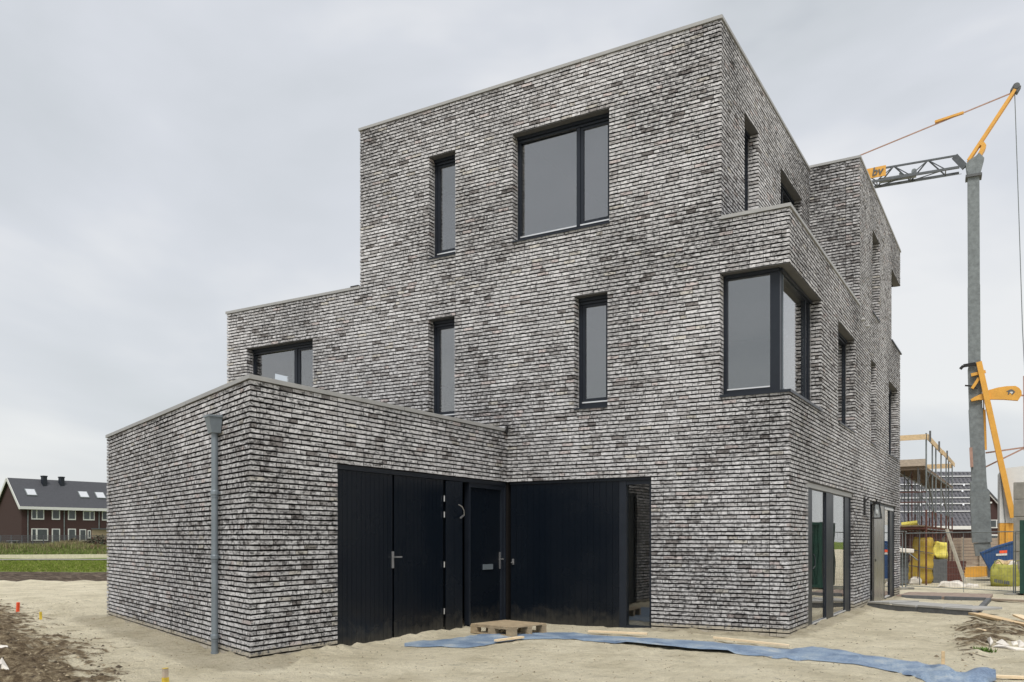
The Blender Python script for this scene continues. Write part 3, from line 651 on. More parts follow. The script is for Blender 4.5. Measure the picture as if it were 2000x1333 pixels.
def ground_z(x, y, X, Y, m=None):
    z = base_h(x, y); V = Vector((x, y, 0))
    near = 1. if Y < 40 else .3
    z += near * (.016 * noise.fractal(V * 1.3, .9, 2.1, 5) + .006 * noise.noise(V * 6.))
    if Y < 24: 
        dn = noise.cell_vector(V * 2.3); c_ = Vector((math.floor(x * 2.3) + .2 + .6 * abs(dn.x), math.floor(y * 2.3) + .2 + .6 * abs(dn.y), 0)) / 2.3
        rr_ = (Vector((x, y, 0)) - c_).length
        if dn.z > .35: z -= .022 * math.exp(-(rr_ / .075) ** 2) - .008 * math.exp(-((rr_ - .15) / .05) ** 2)
    mu = 0.
    if Y < 26 and Y > 2:
        if X < -2:
            d = dist_poly(x, y, mudA); mu = max(0, min(1, d / 1.7 + .34 + .25 * noise.noise(V * 1.1)))
        elif X > 3:
            d = dist_poly(x, y, mudB); mu = .58 * max(0, min(1, d / .6 + .5))
            z += .16 * max(0, min(1, d / .7)) 
    if mu > 0:
        z += mu * (.11 * noise.turbulence(V * 2.4, 5, False) - .05 + .04 * noise.noise(V * 7))
    # sand trodden and piled against the walls
    if Y < 27:
        dw = min(segd(x, y, *w) for w in WALLS)
        if dw < .5: z += .075 * (1 - dw / .5) ** 1.5 * max(0, .55 + .9 * noise.noise(V * 2.2) + .4 * noise.noise(V * 6.))
    # wheel rut by the garage
    if X < -4 and Y < 22:
        for (a, b, w) in RUTS:
            d = segd(x, y, a, b)
            if d < w * 3: z += -.035 * math.exp(-(d / w) ** 2) * (.6 + .7 * noise.noise(V * 3)) + .02 * math.exp(-((d - w * 1.7) / w) ** 2)
    if Y > 62 and X < 0:
        z += .3 * min(1, (Y - 66) / 12.) if Y > 66 else 0
        z += .10 * noise.noise(V * .35)
    if 29 < Y < 38 and X < 0: z += .10 * noise.turbulence(V * 1.5, 4, False)
    return z, mu
RUTS = [(G(86, 1190)[:2], G(150, 1176)[:2], .10), (G(150, 1176)[:2], G(206, 1170)[:2], .10), (G(120, 1197)[:2], G(178, 1187)[:2], .09), (G(60, 1204)[:2], G(120, 1197)[:2], .08)]
def axis(lo, hi, step, far_lo, far_hi, gr=1.12):
    a = []; t = lo
    while t <= hi: a.append(t); t += step
    s = step; t = a[-1]
    while t < far_hi: s *= gr; t += s; a.append(t)
    s = step; t = lo; pre = []
    while t > far_lo: s *= gr; t -= s; pre.append(t)
    return list(reversed(pre)) + a
XS = axis(-10.5, 9., .075, -320, 320, 1.07); YS = axis(7.6, 15., .065, -250, 480, 1.028)
gv = []; gf = []; mudv = []; grv = []; sov = []; dav = []
for Y in YS:
    for X in XS:
        x, y = camxy(X, Y); z, mu = ground_z(x, y, X, Y)
        gv.append((x, y, z)); mudv.append(mu)
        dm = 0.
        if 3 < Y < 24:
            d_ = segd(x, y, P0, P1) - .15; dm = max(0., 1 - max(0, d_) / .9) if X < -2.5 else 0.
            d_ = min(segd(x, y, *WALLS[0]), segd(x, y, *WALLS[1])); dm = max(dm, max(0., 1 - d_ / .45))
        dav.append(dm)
        left = X < -6
        w = noise.noise(Vector((X * .15, Y * .1, 3))) * 1.2
        g = 0.; s = 0.
        if left:
            lo = soil_lo(X); 
            if lo + w * .8 < Y < 37.5 + w: s = 1.
            elif Y >= 37.5 + w: g = 1.
            if 57.5 < Y < 61.5: g = .0
        else:
            if Y > 125: g = 1.
        grv.append(g); sov.append(s)
nx = len(XS)
for j in range(len(YS) - 1):
    for i in range(nx - 1):
        a = j * nx + i; gf.append((a, a + 1, a + nx + 1, a + nx))
me = bpy.data.meshes.new('ground'); me.from_pydata(gv, [], gf)
for nm, vals in (('mud', mudv), ('grass', grv), ('soil', sov), ('near_wall', dav)):
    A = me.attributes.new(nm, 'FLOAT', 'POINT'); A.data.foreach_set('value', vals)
for p in me.polygons: p.use_smooth = True
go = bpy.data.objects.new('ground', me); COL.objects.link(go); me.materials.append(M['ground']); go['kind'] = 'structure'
def gz(x, y):
    g = glob(x, y); return ground_z(x, y, g[0], g[1])[0]
def GZ(px, py, dz=0.):
    z = 0.
    for _ in range(4):
        p = G(px, py, z); z = gz(p[0], p[1])
    return (p[0], p[1], z + dz)
# ------------------------------------------------------------------ loose things on the site
def thing(name, label, cat, l, group=None, kind=None):
    o = empty(name, l); return tag(o, label, cat, group, kind)
def tint_mat(name, rough=.85, var=.2, scale=12., trans=0.):
    m, nt, b = mat(name); a = N(nt, 'ShaderNodeAttribute'); a.attribute_name = 'tint'
    tc = N(nt, 'ShaderNodeTexCoord'); n = N(nt, 'ShaderNodeTexNoise', i_Scale=scale, i_Detail=4.); L(nt, tc.outputs['Object'], n.inputs['Vector'])
    r = ramp(nt, n.outputs['Fac'], [(.3, g3(1 - var)), (.7, g3(1 + var))]); q = N(nt, 'ShaderNodeMix', data_type='RGBA', blend_type='MULTIPLY'); q.inputs[0].default_value = 1.
    L(nt, a.outputs['Color'], q.inputs[6]); L(nt, r.outputs[0], q.inputs[7]); L(nt, q.outputs[2], b.inputs['Base Color']); b.inputs['Roughness'].default_value = rough; b.inputs['Specular IOR Level'].default_value = .2
    return m
M['tint'] = tint_mat('tinted_matter'); M['leaf'] = tint_mat('leaves', .7)
def loose(name, label, cat, mb, m, group=None, **k):
    o = mb.build(name, m, None, **k); 
    # origin at the base of the thing
    c = [min(v[2] for v in mb.v)]; xs = [v[0] for v in mb.v]; ys_ = [v[1] for v in mb.v]
    from mathutils import Matrix
    p = Vector(((min(xs) + max(xs)) / 2, (min(ys_) + max(ys_)) / 2, c[0]))
    o.data.transform(Matrix.Translation(-p)); o.location = p
    return tag(o, label, cat, group)
# pallet at the front door
near, rgt, lft = G(1002, 1227, .144), G(1068, 1219, .144), G(914, 1221, .144)
ex = Vector((rgt[0] - near[0], rgt[1] - near[1], 0)); a_ = math.atan2(ex.y, ex.x)
ax = Vector((math.cos(a_), math.sin(a_), 0)); ay = Vector((-ax.y, ax.x, 0)); o0 = Vector((near[0], near[1], 0)); PW, PD = .80, .86
pz = .012
def ob(mb, x0, x1, y0, y1, z0, z1):
    c = [o0 + ax * x + ay * y for x, y in ((x0, y0), (x1, y0), (x1, y1), (x0, y1))]
    mb.hexa([(p.x, p.y, z0 + pz) for p in c] + [(p.x, p.y, z1 + pz) for p in c])
pt = thing('wooden_pallet', 'weathered wooden pallet lying in front of the black front door', 'pallet', tuple(o0 + Vector((0, 0, pz))))
q = MB(); n_ = 7
for i in range(n_): ob(q, 0, PW, i * PD / n_ + .008, (i + 1) * PD / n_ - .012, .122 + random.uniform(-.001, .001), .144)
q.build('deck_boards', M['pallet'], pt, bevel=.002)
q = MB()
for x in (0, PW / 2 - .05, PW - .1): ob(q, x, x + .1, .0, PD, .1, .1215)
q.build('stringer_boards', M['pallet'], pt)
for x in (0, PW / 2 - .05, PW - .1):
    for y in (0, PD / 2 - .07, PD - .14):
        q = MB(); ob(q, x + .003, x + .097, y + .003, y + .137, .02, .0995); q.build('block', M['pallet'], pt)
q = MB()
for x in (0, PW / 2 - .05, PW - .1): ob(q, x, x + .1, .001, PD - .001, 0.0, .0195)
q.build('runner', M['pallet'], pt)
# blue membrane strip
top = [(790, 1258), (828, 1253), (866, 1250), (905, 1245), (940, 1240), (982, 1238), (1040, 1238), (1090, 1236), (1120, 1237), (1180, 1243), (1265, 1246), (1394, 1256), (1460, 1263), (1545, 1268), (1587, 1265), (1638, 1272), (1703, 1284), (1756, 1291), (1814, 1298), (1841, 1303), (1859, 1315), (1900, 1316), (1928, 1320), (1944, 1328)]
bot = [(790, 1264), (850, 1266), (908, 1269), (945, 1264), (968, 1258), (1020, 1250), (1060, 1249), (1100, 1251), (1130, 1252), (1180, 1256), (1289, 1267), (1422, 1278), (1490, 1284), (1536, 1288), (1590, 1292), (1638, 1296), (1706, 1305), (1780, 1322), (1830, 1342), (1862, 1350), (1890, 1352), (1915, 1348), (1930, 1340), (1946, 1331)]
q = MB(); R = 7; SUB = 5; rows = []
npts = len(top)
for i in range((npts - 1) * SUB + 1):
    k = min(i // SUB, npts - 2); t = i / SUB - k
    a = [top[k][j] * (1 - t) + top[k + 1][j] * t for j in (0, 1)]; b = [bot[k][j] * (1 - t) + bot[k + 1][j] * t for j in (0, 1)]
    A = Vector(G(*a)); B = Vector(G(*b)); row = []
    for r in range(R + 1):
        p = A.lerp(B, r / R); bump = .016 + .016 * noise.noise(Vector((p.x * 2, p.y * 2, 5))) + .012 * abs(noise.noise(Vector((p.x * 5, p.y * 5, 2)))) + .012 * noise.noise(Vector((p.x * 7, p.y * 7, 1)))
        fr_ = i / ((npts - 1) * SUB)
        if fr_ > .7: bump += .07 * (fr_ - .7) / .3 * abs(noise.noise(Vector((p.x * 2.5, p.y * 2.5, 9)))) * 2 + (.05 * math.exp(-((r - 3) / 1.1) ** 2) * min(1, (fr_ - .7) * 8))
        if r in (0, R): bump *= .35
        if .40 < fr_ < .48 and r >= R - 1: bump += .035
        row.append((p.x, p.y, gz(p.x, p.y) + max(.008, bump)))
    rows.append(row)
for i in range(len(rows) - 1):
    for r in range(R): q.quad(rows[i][r], rows[i + 1][r], rows[i + 1][r + 1], rows[i][r + 1])
mo = loose('damp_membrane', 'long rumpled blue dampproof membrane lying along the front of the house', 'membrane', q, M['membrane'], smooth=True)
# laths, planks, stakes
def stick(name, label, cat, p, q_, w, h, m, group=None, lift=.0, liftb=None):
    a = Vector(p); b = Vector(q_); a.z = gz(a.x, a.y) + h / 2 + lift; b.z = gz(b.x, b.y) + h / 2 + (lift if liftb is None else liftb)
    mb = MB(); mb.bar(a, b, w, h); return loose(name, label, cat, mb, m, group, bevel=.003)
stick('wooden_lath', 'pale lath on the blue membrane under the narrow side window', 'lath', G(1149, 1239), G(1264, 1244), .045, .03, M['lath'], 'pale laths on the membrane', .03)
stick('wooden_lath', 'pale lath on the blue membrane at the brick corner of the house', 'lath', G(1394, 1254), G(1541, 1268), .045, .03, M['lath'], 'pale laths on the membrane', .04)
stick('wooden_lath', 'short whitish lath on the blue membrane in front of the pallet', 'lath', G(968, 1258), G(1021, 1250), .06, .03, M['lath'], 'pale laths on the membrane', .03)
stick('wooden_lath', 'pale lath on bare sand at the end of the blue membrane', 'lath', G(1936, 1325), G(2040, 1330), .06, .03, M['lath'], 'pale laths on the membrane', .01)
stick('wooden_plank', 'long yellow plank on the sand, starting at the corner of the concrete edging', 'plank', GZ(1898, 1206), GZ(2030, 1236), .12, .04, M['plank'], 'planks on the sand', .05)
stick('wooden_plank', 'yellow plank lying just behind and overlapping the long plank by the concrete edging', 'plank', GZ(1904, 1202), GZ(1995, 1224), .2, .03, M['plank'], 'planks on the sand', .03)
stick('wooden_plank', 'greyish plank on the sand in front of the green sheeted fence', 'plank', GZ(1920, 1173), GZ(2040, 1180), .22, .05, M['oldplank'], 'planks on the sand', .02)
stick('wooden_plank', 'short pale board end sticking up at the right edge of the photo', 'plank', GZ(1986, 1217), GZ(2030, 1228), .14, .03, M['lath'], 'planks on the sand', .12, .05)
stick('batten', 'small thin grey batten lying on the dark sand below the planks', 'batten', GZ(1908, 1230), GZ(1924, 1232), .04, .02, M['lath'])
def stake(label, px, py, h, w, m, lean=0., capm=None, caph=0., name='marker_stake'):
    p = G(px, py); z = gz(p[0], p[1]); r = thing(name, label, 'stake', (p[0], p[1], z - .1))
    mb = MB(); d = Vector((lean, 0, 1)); a = Vector((p[0], p[1], z - .1)); mb.bar(a, a + d * (h + .1), w, w * .7); mb.build('post', m, r, bevel=.003)
    if capm: mb = MB(); mb.bar(a + d * (h + .1 - caph), a + d * (h + .103), w + .004, w * .7 + .004); mb.build('paint_band', capm, r)
    return r
M['fluo'] = simple('fluorescent_orange', (.85, .10, .03), .6); M['yel'] = simple('yellow_marking', (.75, .55, .06), .6, dark=(.5, .35, .03))
stake('orange painted marker stake in the mud on the left', 34, 1193, .19, .055, M['fluo'], .1)
stake('thin yellow marker stake in the sand right of the orange one', 80, 1209, .15, .04, M['yel'], -.05)
stake('wooden marker stake with yellow foot, at the bottom of the photo below the drainpipe', 323, 1338, .19, .05, M['oldplank'], .0, M['yel'], .0)
o = bpy.data.objects['marker_stake.002']; p = G(323, 1338); mb = MB(); zz = gz(p[0], p[1]); mb.bar((p[0], p[1], zz), (p[0], p[1], zz + .10), .054, .042); mb.build('yellow_foot', M['yel'], o)
stake('brown wooden stake in the sand beside the end of the blue membrane', 1842, 1299, .16, .05, M['plank'])
# scraps
def scrap(name, label, pts, m, group, thick=.02, up=.1):
    mb = MB(); n = len(pts); P = [Vector(GZ(*p)) for p in pts]
    c = sum(P, Vector()) / n; c.z += up
    for i in range(n):
        a, b = P[i], P[(i + 1) % n]; a = a + Vector((0, 0, .01 + up * .5 * random.random())); P[i] = a
    for i in range(n):
        a, b = P[i], P[(i + 1) % n]; mb.poly([tuple(a), tuple(b), tuple(c)])
        mb.poly([tuple(b - Vector((0, 0, thick))), tuple(a - Vector((0, 0, thick))), tuple(c - Vector((0, 0, thick)))]); mb.quad(tuple(a), tuple(a - Vector((0, 0, thick))), tuple(b - Vector((0, 0, thick))), tuple(b))
    return loose(name, label, 'scrap', mb, m, group)
M['paper'] = simple('dirty_white_foil', (.66, .62, .56), .6, var=.2, scale=7)
scrap('foil_scrap', 'upright white foil scrap on the dark sand, left one of the torn pieces', [(1928, 1247), (1936, 1246), (1940, 1260), (1934, 1268)], M['paper'], 'torn white scraps on the dark sand', up=.10)
scrap('foil_scrap', 'folded white foil scrap in the middle of the torn pieces', [(1945, 1262), (1956, 1252), (1963, 1249), (1972, 1262), (1958, 1266)], M['paper'], 'torn white scraps on the dark sand', up=.08)
scrap('foil_scrap', 'long flat white foil scrap lying below the other torn pieces', [(1938, 1265), (1962, 1266), (1992, 1268), (2020, 1272), (1985, 1271), (1950, 1269)], M['paper'], 'torn white scraps on the dark sand', up=.03)
scrap('foil_scrap', 'small white foil scrap right of the folded scrap', [(1974, 1260), (1986, 1256), (1990, 1259), (1978, 1264)], M['paper'], 'torn white scraps on the dark sand', up=.04)
scrap('foil_scrap', 'white foil scrap at the right photo edge above the other torn pieces', [(1984, 1240), (1992, 1242), (2005, 1250), (1990, 1249)], M['paper'], 'torn white scraps on the dark sand', up=.05)
scrap('plastic_scrap', 'white crumpled plastic in the mud at the far left, lower one', [(-10, 1302), (4, 1296), (18, 1308), (12, 1313), (-8, 1310)], M['paper'], 'white plastic in the mud', up=.05)
scrap('plastic_scrap', 'white crumpled plastic in the mud at the far left, upper one', [(-10, 1262), (10, 1258), (16, 1266), (4, 1270), (-10, 1269)], M['paper'], 'white plastic in the mud', up=.04)
# weed
mb = MB(); c = Vector(GZ(1922, 1270))
for i in range(120):
    a = random.uniform(0, 6.28); r = random.uniform(0, .13); p = c + Vector((math.cos(a) * r, math.sin(a) * r, 0)); a2 = random.uniform(0, 6.28); l = random.uniform(.04, .09); w = Vector((math.cos(a2 + 1.57), math.sin(a2 + 1.57), 0)) * .012; t = Vector((math.cos(a2) * l * .6, math.sin(a2) * l * .6, l * .8)); v = random.uniform(.6, 1.3)
    mb.poly([tuple(p - w), tuple(p + w), tuple(p + t)], (.10 * v, .17 * v, .035 * v))
loose('weed', 'small green weed on the dark sand left of the white scraps', 'plant', mb, M['leaf'], fix=False)
# clods and pebbles on the sand and mud: nobody could count them
mb = MB()
def clod(p, s, col):
    k = len(mb.v); pts = []
    for dx, dy, dz in ((1, 0, 0), (0, 1, 0), (-1, 0, 0), (0, -1, 0), (0, 0, .7), (0, 0, -.5)): pts.append((p[0] + dx * s * random.uniform(.6, 1.3), p[1] + dy * s * random.uniform(.6, 1.3), p[2] + dz * s * random.uniform(.6, 1.2)))
    mb.v += pts
    for a, b, c_ in ((0, 1, 4), (1, 2, 4), (2, 3, 4), (3, 0, 4), (1, 0, 5), (2, 1, 5), (3, 2, 5), (0, 3, 5)): mb.f.append((k + a, k + b, k + c_)); mb.c.append(col)
for i in range(9000):
    Y = 8.3 * (3.2 ** random.random()); X = random.uniform(-.62, .64) * Y; x, y = camxy(X, Y)
    if (gx > x > -11.8 and y > -6 + (x + 4.8) * -.41) or (x > gx - .1 and x < 0.05 and y > -.1) : continue
    z, mu = ground_z(x, y, X, Y); 
    if mu < .3 and random.random() < .72: continue
    v = random.uniform(.5, 1.2); s = random.choice((.006, .009, .012, .016)) * (1.6 if mu > .3 else 1.) * (1 + (random.random() < .03))
    clod((x, y, z), s, (.30 * v, .25 * v, .17 * v) if mu < .3 or random.random() < .4 else (.11 * v, .085 * v, .06 * v))
o = mb.build('soil_clods', M['tint'], fix=False); tag(o, 'small clods and pebbles scattered over the sand and mud', 'clods', kind='stuff')
# paving beside the right facade
def flat(mb, pts, z0, z1):
    P = [tuple(G(*p, z1)[:2]) for p in pts]; n = len(P)
    mb.poly([(p[0], p[1], z1) for p in P]); mb.poly([(p[0], p[1], z0) for p in reversed(P)])
    for i in range(n): a, b = P[i], P[(i + 1) % n]; mb.quad((*a, z0), (*b, z0), (*b, z1), (*a, z1))
M['paver'] = simple('worn_pavers', (.27, .205, .165), .85, var=.25, scale=5)
M['slab'] = simple('grey_slab', (.34, .335, .32), .85, var=.12, scale=6)
M['kerb'] = simple('dark_kerb', (.10, .105, .11), .8, var=.25, scale=8)
mb = MB(); bx0, bx1, by0, by1 = .02, 2.2, 12.3, 15.6
yy = by0
while yy < by1:
    xx = bx0 - (.1 if int(yy / .21) % 2 else 0)
    while xx < bx1:
        if xx > -.05: zt_ = base_h(1, yy) + .075 + random.uniform(-.005, .005); mb.box(max(xx, bx0), min(xx + .2, bx1), yy, yy + .2, -.4, zt_)
        xx += .21
    yy += .21
o = mb.build('paving', M['paver'], fix=False); o['kind'] = 'structure'
ke = thing('kerb_edging', 'dark concrete edging around a sand filled bed beside the entrance', 'edging', (1.1, 8.5, -.2))
def kb(a, b, w=.1, z1=.10):
    h_ = .3; za, zb = base_h(1, a[1]) + z1 - h_ / 2, base_h(1, b[1]) + z1 - h_ / 2
    q = MB(); q.bar((a[0], a[1], za), (b[0], b[1], zb), w, h_); q.build('kerb_stone', M['kerb'], ke, bevel=.008)
K0, K1, K2, K3 = (.06, 7.1), (2.16, 5.75), (2.2, 12.2), (.15, 12.2)
def lp(a, b, t): return (a[0] + (b[0] - a[0]) * t, a[1] + (b[1] - a[1]) * t)
for i in range(2): kb(lp(K0, K1, i / 2 + .003), lp(K0, K1, (i + 1) / 2 - .003))
for i in range(6): kb(lp(K1, K2, i / 6 + .012), lp(K1, K2, (i + 1) / 6 - .003), z1=.085)
for i in range(2): kb(lp(K3, K2, i / 2 + .003), lp(K3, K2, (i + 1) / 2 - .03), z1=.09)
lab = ['grey concrete slab on the dark edging, next to the steel entrance door', 'grey concrete slab on the dark edging, second from the entrance door', 'grey concrete slab on the dark edging, third from the entrance door', 'grey concrete slab on the dark edging, nearest the long plank']
for i in range(4):
    a = lp(K0, K1, i / 4 + .01); b = lp(K0, K1, (i + 1) / 4 - .01); n_ = Vector((K1[1] - K0[1], K0[0] - K1[0], 0)).normalized() * -1
    q = MB(); z = base_h(1, a[1] + .4) + .105 + random.uniform(-.008, .012); w1, w0 = .85, -.06; ti = random.uniform(-.015, .02)
    q.hexa([(a[0] + n_.x * w0, a[1] + n_.y * w0, z), (b[0] + n_.x * w0, b[1] + n_.y * w0, z + ti), (b[0] + n_.x * w1, b[1] + n_.y * w1, z + ti), (a[0] + n_.x * w1, a[1] + n_.y * w1, z)] + [(a[0] + n_.x * w0, a[1] + n_.y * w0, z + .045), (b[0] + n_.x * w0, b[1] + n_.y * w0, z + .045 + ti), (b[0] + n_.x * w1, b[1] + n_.y * w1, z + .045 + ti), (a[0] + n_.x * w1, a[1] + n_.y * w1, z + .045)])
    loose('concrete_slab', lab[i], 'slab', q, M['slab'], 'grey slabs on the edging', bevel=.006)
# ------------------------------------------------------------------ construction fence
def onray(px, d, z=0): p = loc(PP(px, d)); return Vector((p[0], p[1], z))
def fence_panel(label, a, b, zb, h=2.0, sheet=False):
    r = thing('fence_panel', label, 'fence panel', tuple(a), 'construction fence panels')
    a = Vector((a.x, a.y, zb[0])); b = Vector((b.x, b.y, zb[1])); U_ = Vector((0, 0, h)); q = MB()
    q.tube([a, a + U_, b + U_, b], .019, 8); q.tube([a + Vector((0, 0, .12)), b + Vector((0, 0, .12))], .014, 6)
    m_ = a.lerp(b, .57); q.tube([m_, m_ + U_], .010, 6); q.build('tube_frame', M['galv'], r)
    q = MB(); L_ = (b - a).length; n = int(L_ / .10)
    for i in range(1, n): p = a.lerp(b, i / n); q.bar(p + Vector((0, 0, .12)), p + U_, .003)
    for k in range(1, 8): q.bar(a + Vector((0, 0, .12 + k * .235)), b + Vector((0, 0, .12 + k * .235)), .004)
    q.build('wire_mesh', M['galv'], r)
    for p in (a, b): q = MB(); d = (b - a).normalized(); n2 = Vector((-d.y, d.x, 0)); q.hexa([tuple(p + d * sx * .1 + n2 * sy * .33 + Vector((0, 0, z))) for z in (-.08, .06) for sx, sy in ((-1, -1), (1, -1), (1, 1), (-1, 1))]); q.build('foot_block', M['concrete'], r, bevel=.02)
    return r
fA, fB, fC = onray(1769, 31.0), onray(1979.5, 27.2), onray(2115, 25.6)
fZ = onray(1640, 33.4); f0 = onray(1762.5, 31.1)
fence_panel('grey mesh fence panel partly hidden behind the house corner', fZ, f0, (-.37, -.35))
fence_panel('grey mesh fence panel standing in front of the scaffold and blue skip', fA, fB, (-.35, -.32))
fence_panel('grey mesh fence panel in front of the dark green container, at the right edge', fB + Vector((.05, -.02, 0)), fC, (-.32, -.30))
# green container
cn = thing('site_container', 'dark green corrugated site container behind the rightmost fence panel', 'container', (2.78, 18.3, -.33))
q = MB(); cx0, cx1, cy0, cy1, cz0, cz1 = 2.86, 8.9, 18.25, 20.6, -.25, 2.03
n = 70
for i in range(n):
    x0 = cx0 + .1 + (cx1 - cx0 - .2) * i / n; x1 = cx0 + .1 + (cx1 - cx0 - .2) * (i + 1) / n; w_ = x1 - x0
    pr = [(x0, .0), (x0 + w_ * .3, .0), (x0 + w_ * .45, .035), (x0 + w_ * .8, .035), (x1, .0)]
    for (a, da), (b, db) in zip(pr, pr[1:]): q.quad((a, cy0 + .02 + da, cz0 + .1), (b, cy0 + .02 + db, cz0 + .1), (b, cy0 + .02 + db, cz1 - .1), (a, cy0 + .02 + da, cz1 - .1))
q.box(cx0 + .03, cx1 - .03, cy0 + .06, cy1 - .03, cz0 + .1, cz1 - .05); q.build('corrugated_wall', M['green'], cn)
q = MB()
for z in (cz0, cz1 - .1): q.box(cx0 + .101, cx1 - .101, cy0, cy0 + .1, z, z + .1); q.box(cx0, cx0 + .1, cy0 + .101, cy1 - .101, z, z + .1)
for x in (cx0, cx1 - .1):
    for y in (cy0, cy1 - .1): q.box(x, x + .1, y, y + .1, cz0, cz1 + .003)
q.build('corner_frame', M['green'], cn)
q = MB(); q.box(cx0 + .02, cx1, cy0 + .03, cy1, cz1 - .045, cz1 - .002); q.build('container_roof', M['kerb'], cn)
q = MB(); q.box(cx0 + .1, cx0 + .4, cy0 + .1, cy1 - .1, -.45, cz0 - .001); q.box(cx1 - .5, cx1 - .2, cy0 + .1, cy1 - .1, -.45, cz0 - .001); q.build('support_beam', M['oldplank'], cn)
# concrete blocks behind
bp_ = onray(1977.5, 33.5); rowname = ['bottom', 'second', 'third', 'fourth', 'fifth', 'top']
for k in range(6):
    q = MB(); z0 = -.4 + k * .675; x0 = bp_.x + .03 + random.uniform(-.01, .01); y0 = bp_.y + random.uniform(-.02, .02)
    q.box(x0, x0 + .65, y0, y0 + 1.3, z0 + .006, z0 + .675)
    loose('concrete_block', f'weathered concrete stacking block behind the container, {rowname[k]} in the stack', 'concrete block', q, M['concrete'], 'stacked concrete blocks', bevel=.025)
# skip
skp = [(1916, 1081), (1945, 1069), (1978, 1059), (2030, 1056), (2030, 1136), (1948, 1136), (1930, 1106)]; ds = 37.
S = [at(a, b, ds) for a, b in skp]; sk = thing('rubbish_skip', 'blue rubbish skip with a red and white sticker beside the crane', 'skip', (S[5][0], S[5][1], -.38))
bk = Vector(loc(PP(1950, ds + 1.7)) + (0,)) - Vector(loc(PP(1950, ds)) + (0,))
q = MB(); S2 = [tuple(Vector(p) + bk) for p in S]; q.poly(S); q.poly(list(reversed(S2)))
for i in range(3, 7): j = (i + 1) % 7; q.quad(S[i], S[j], S2[j], S2[i])
q.build('hull', M['blue'], sk)
q = MB()
for i in range(3): q.bar(S[i], S[i + 1], .09, .07); q.bar(S2[i], S2[i + 1], .09, .07)
q.bar(S[0], S2[0], .09, .07); q.bar(S[0], S[6], .07, .07); q.bar(S[6], S[5], .07, .07); q.build('rim', M['blue'], sk)
q = MB(); st = [at(a, b, ds - .03) for a, b in ((1945, 1086), (1967, 1085), (1967, 1081), (1945, 1082))]; q.prism(st, (0, 0, 0), tuple(bk * .01)); q.build('sticker', M['white'], sk)
q = MB(); st = [at(a, b, ds - .035) for a, b in ((1952, 1081.5), (1967, 1080.5), (1967, 1075), (1952, 1076))]; q.prism(st, (0, 0, 0), tuple(bk * .01)); q.build('sticker', M['fluo'], sk)
# soft bodies built from warped boxes
def blob(name, m, parent, corners, n=8, amp=.04, fr_=3., bulge=.06, crease=None, smooth=True):
    """corners: 8 points bottom then top, subdivided and warped"""
    c = [Vector(p) for p in corners]
    def P(u, v, w):
        b = (c[0].lerp(c[1], u)).lerp(c[3].lerp(c[2], u), v); t = (c[4].lerp(c[5], u)).lerp(c[7].lerp(c[6], u), v); p = b.lerp(t, w)
        cen = (b + t) / 2; ctr = sum(c, Vector()) / 8
        d = (p - ctr); k = bulge * (math.sin(math.pi * w) + .2) * (1 if 0 < w < 1 else .4)
        p = p + Vector((d.x, d.y, 0)) * k
        if crease: p = p + Vector((d.x, d.y, 0)) * crease * (abs(math.sin(w * math.pi * 4.)) - .6)
        nv = noise.noise_vector(p * fr_) ; return p + nv * amp
    q = MB(); key = {}
    def V_(u, v, w):
        k = (round(u * n), round(v * n), round(w * n))
        if k not in key: key[k] = len(q.v); q.v.append(tuple(P(u, v, w)))
        return key[k]
    r = [i / n for i in range(n + 1)]
    for i in range(n):
        for j in range(n):
            a, b, e, g_ = r[i], r[i + 1], r[j], r[j + 1]
            for fc in (((a, e, 0), (a, g_, 0), (b, g_, 0), (b, e, 0)), ((a, e, 1), (b, e, 1), (b, g_, 1), (a, g_, 1)), ((a, 0, e), (b, 0, e), (b, 0, g_), (a, 0, g_)), ((a, 1, e), (a, 1, g_), (b, 1, g_), (b, 1, e)), ((0, a, e), (0, a, g_), (0, b, g_), (0, b, e)), ((1, a, e), (1, b, e), (1, b, g_), (1, a, g_))):
                q.f.append(tuple(V_(*t) for t in fc)); q.c.append(None)
    return q.build(name, m, parent, smooth=smooth)
def boxc(pl, pr, d, dep, z0, z1, tl=None, tr=None):
    """corners of a box seen frontally between two directions; tl/tr give the top directions"""
    tl = tl or pl; tr = tr or pr
    o = []
    for (l, r, z) in ((pl, pr, z0), (tl, tr, z1)):
        a, b = onray(l, d, z), onray(r, d, z); k = onray((pl + pr) / 2, d + dep, z) - onray((pl + pr) / 2, d, z)
        o += [a, b, b + k, a + k]
    return o
M['bag'] = simple('lime_bag_fabric', (.30, .29, .05), .7, var=.25, scale=5, bump=.3); M['tarp'] = simple('yellow_tarpaulin', (.40, .27, .03), .5, var=.3, scale=3, bump=.3); M['sack'] = simple('bright_yellow_sack', (.72, .62, .12), .6, var=.2, scale=6)
bg = thing('big_bag', 'lime yellow big bag full of timber offcuts in front of the blue skip', 'big bag', tuple(onray(1955, 33, -.38)))
blob('bag_body', M['bag'], bg, boxc(1937, 1988, 33, .95, -.39, .45, 1941, 1985), amp=.09, fr_=2.4, bulge=.16)
blob('bag_filling', M['plank'], bg, boxc(1943, 1984, 33.08, .75, .40, .60, 1950, 1980), n=5, amp=.12, fr_=6, bulge=.0, smooth=False)
blob('foil_on_top', M['paper'], bg, boxc(1969, 1986, 33.0, .4, .42, .58, 1972, 1984), n=5, amp=.08, fr_=6, bulge=.0)
for x in (1942, 1983): q = MB(); a = onray(x, 32.93, .4); q.tube([a, a + Vector((0.02, 0, .2)), a + Vector((.15, 0, .24)), a + Vector((.28, .0, .05))], .02, 5); q.build('carry_loop', M['bag'], bg)
q = MB()
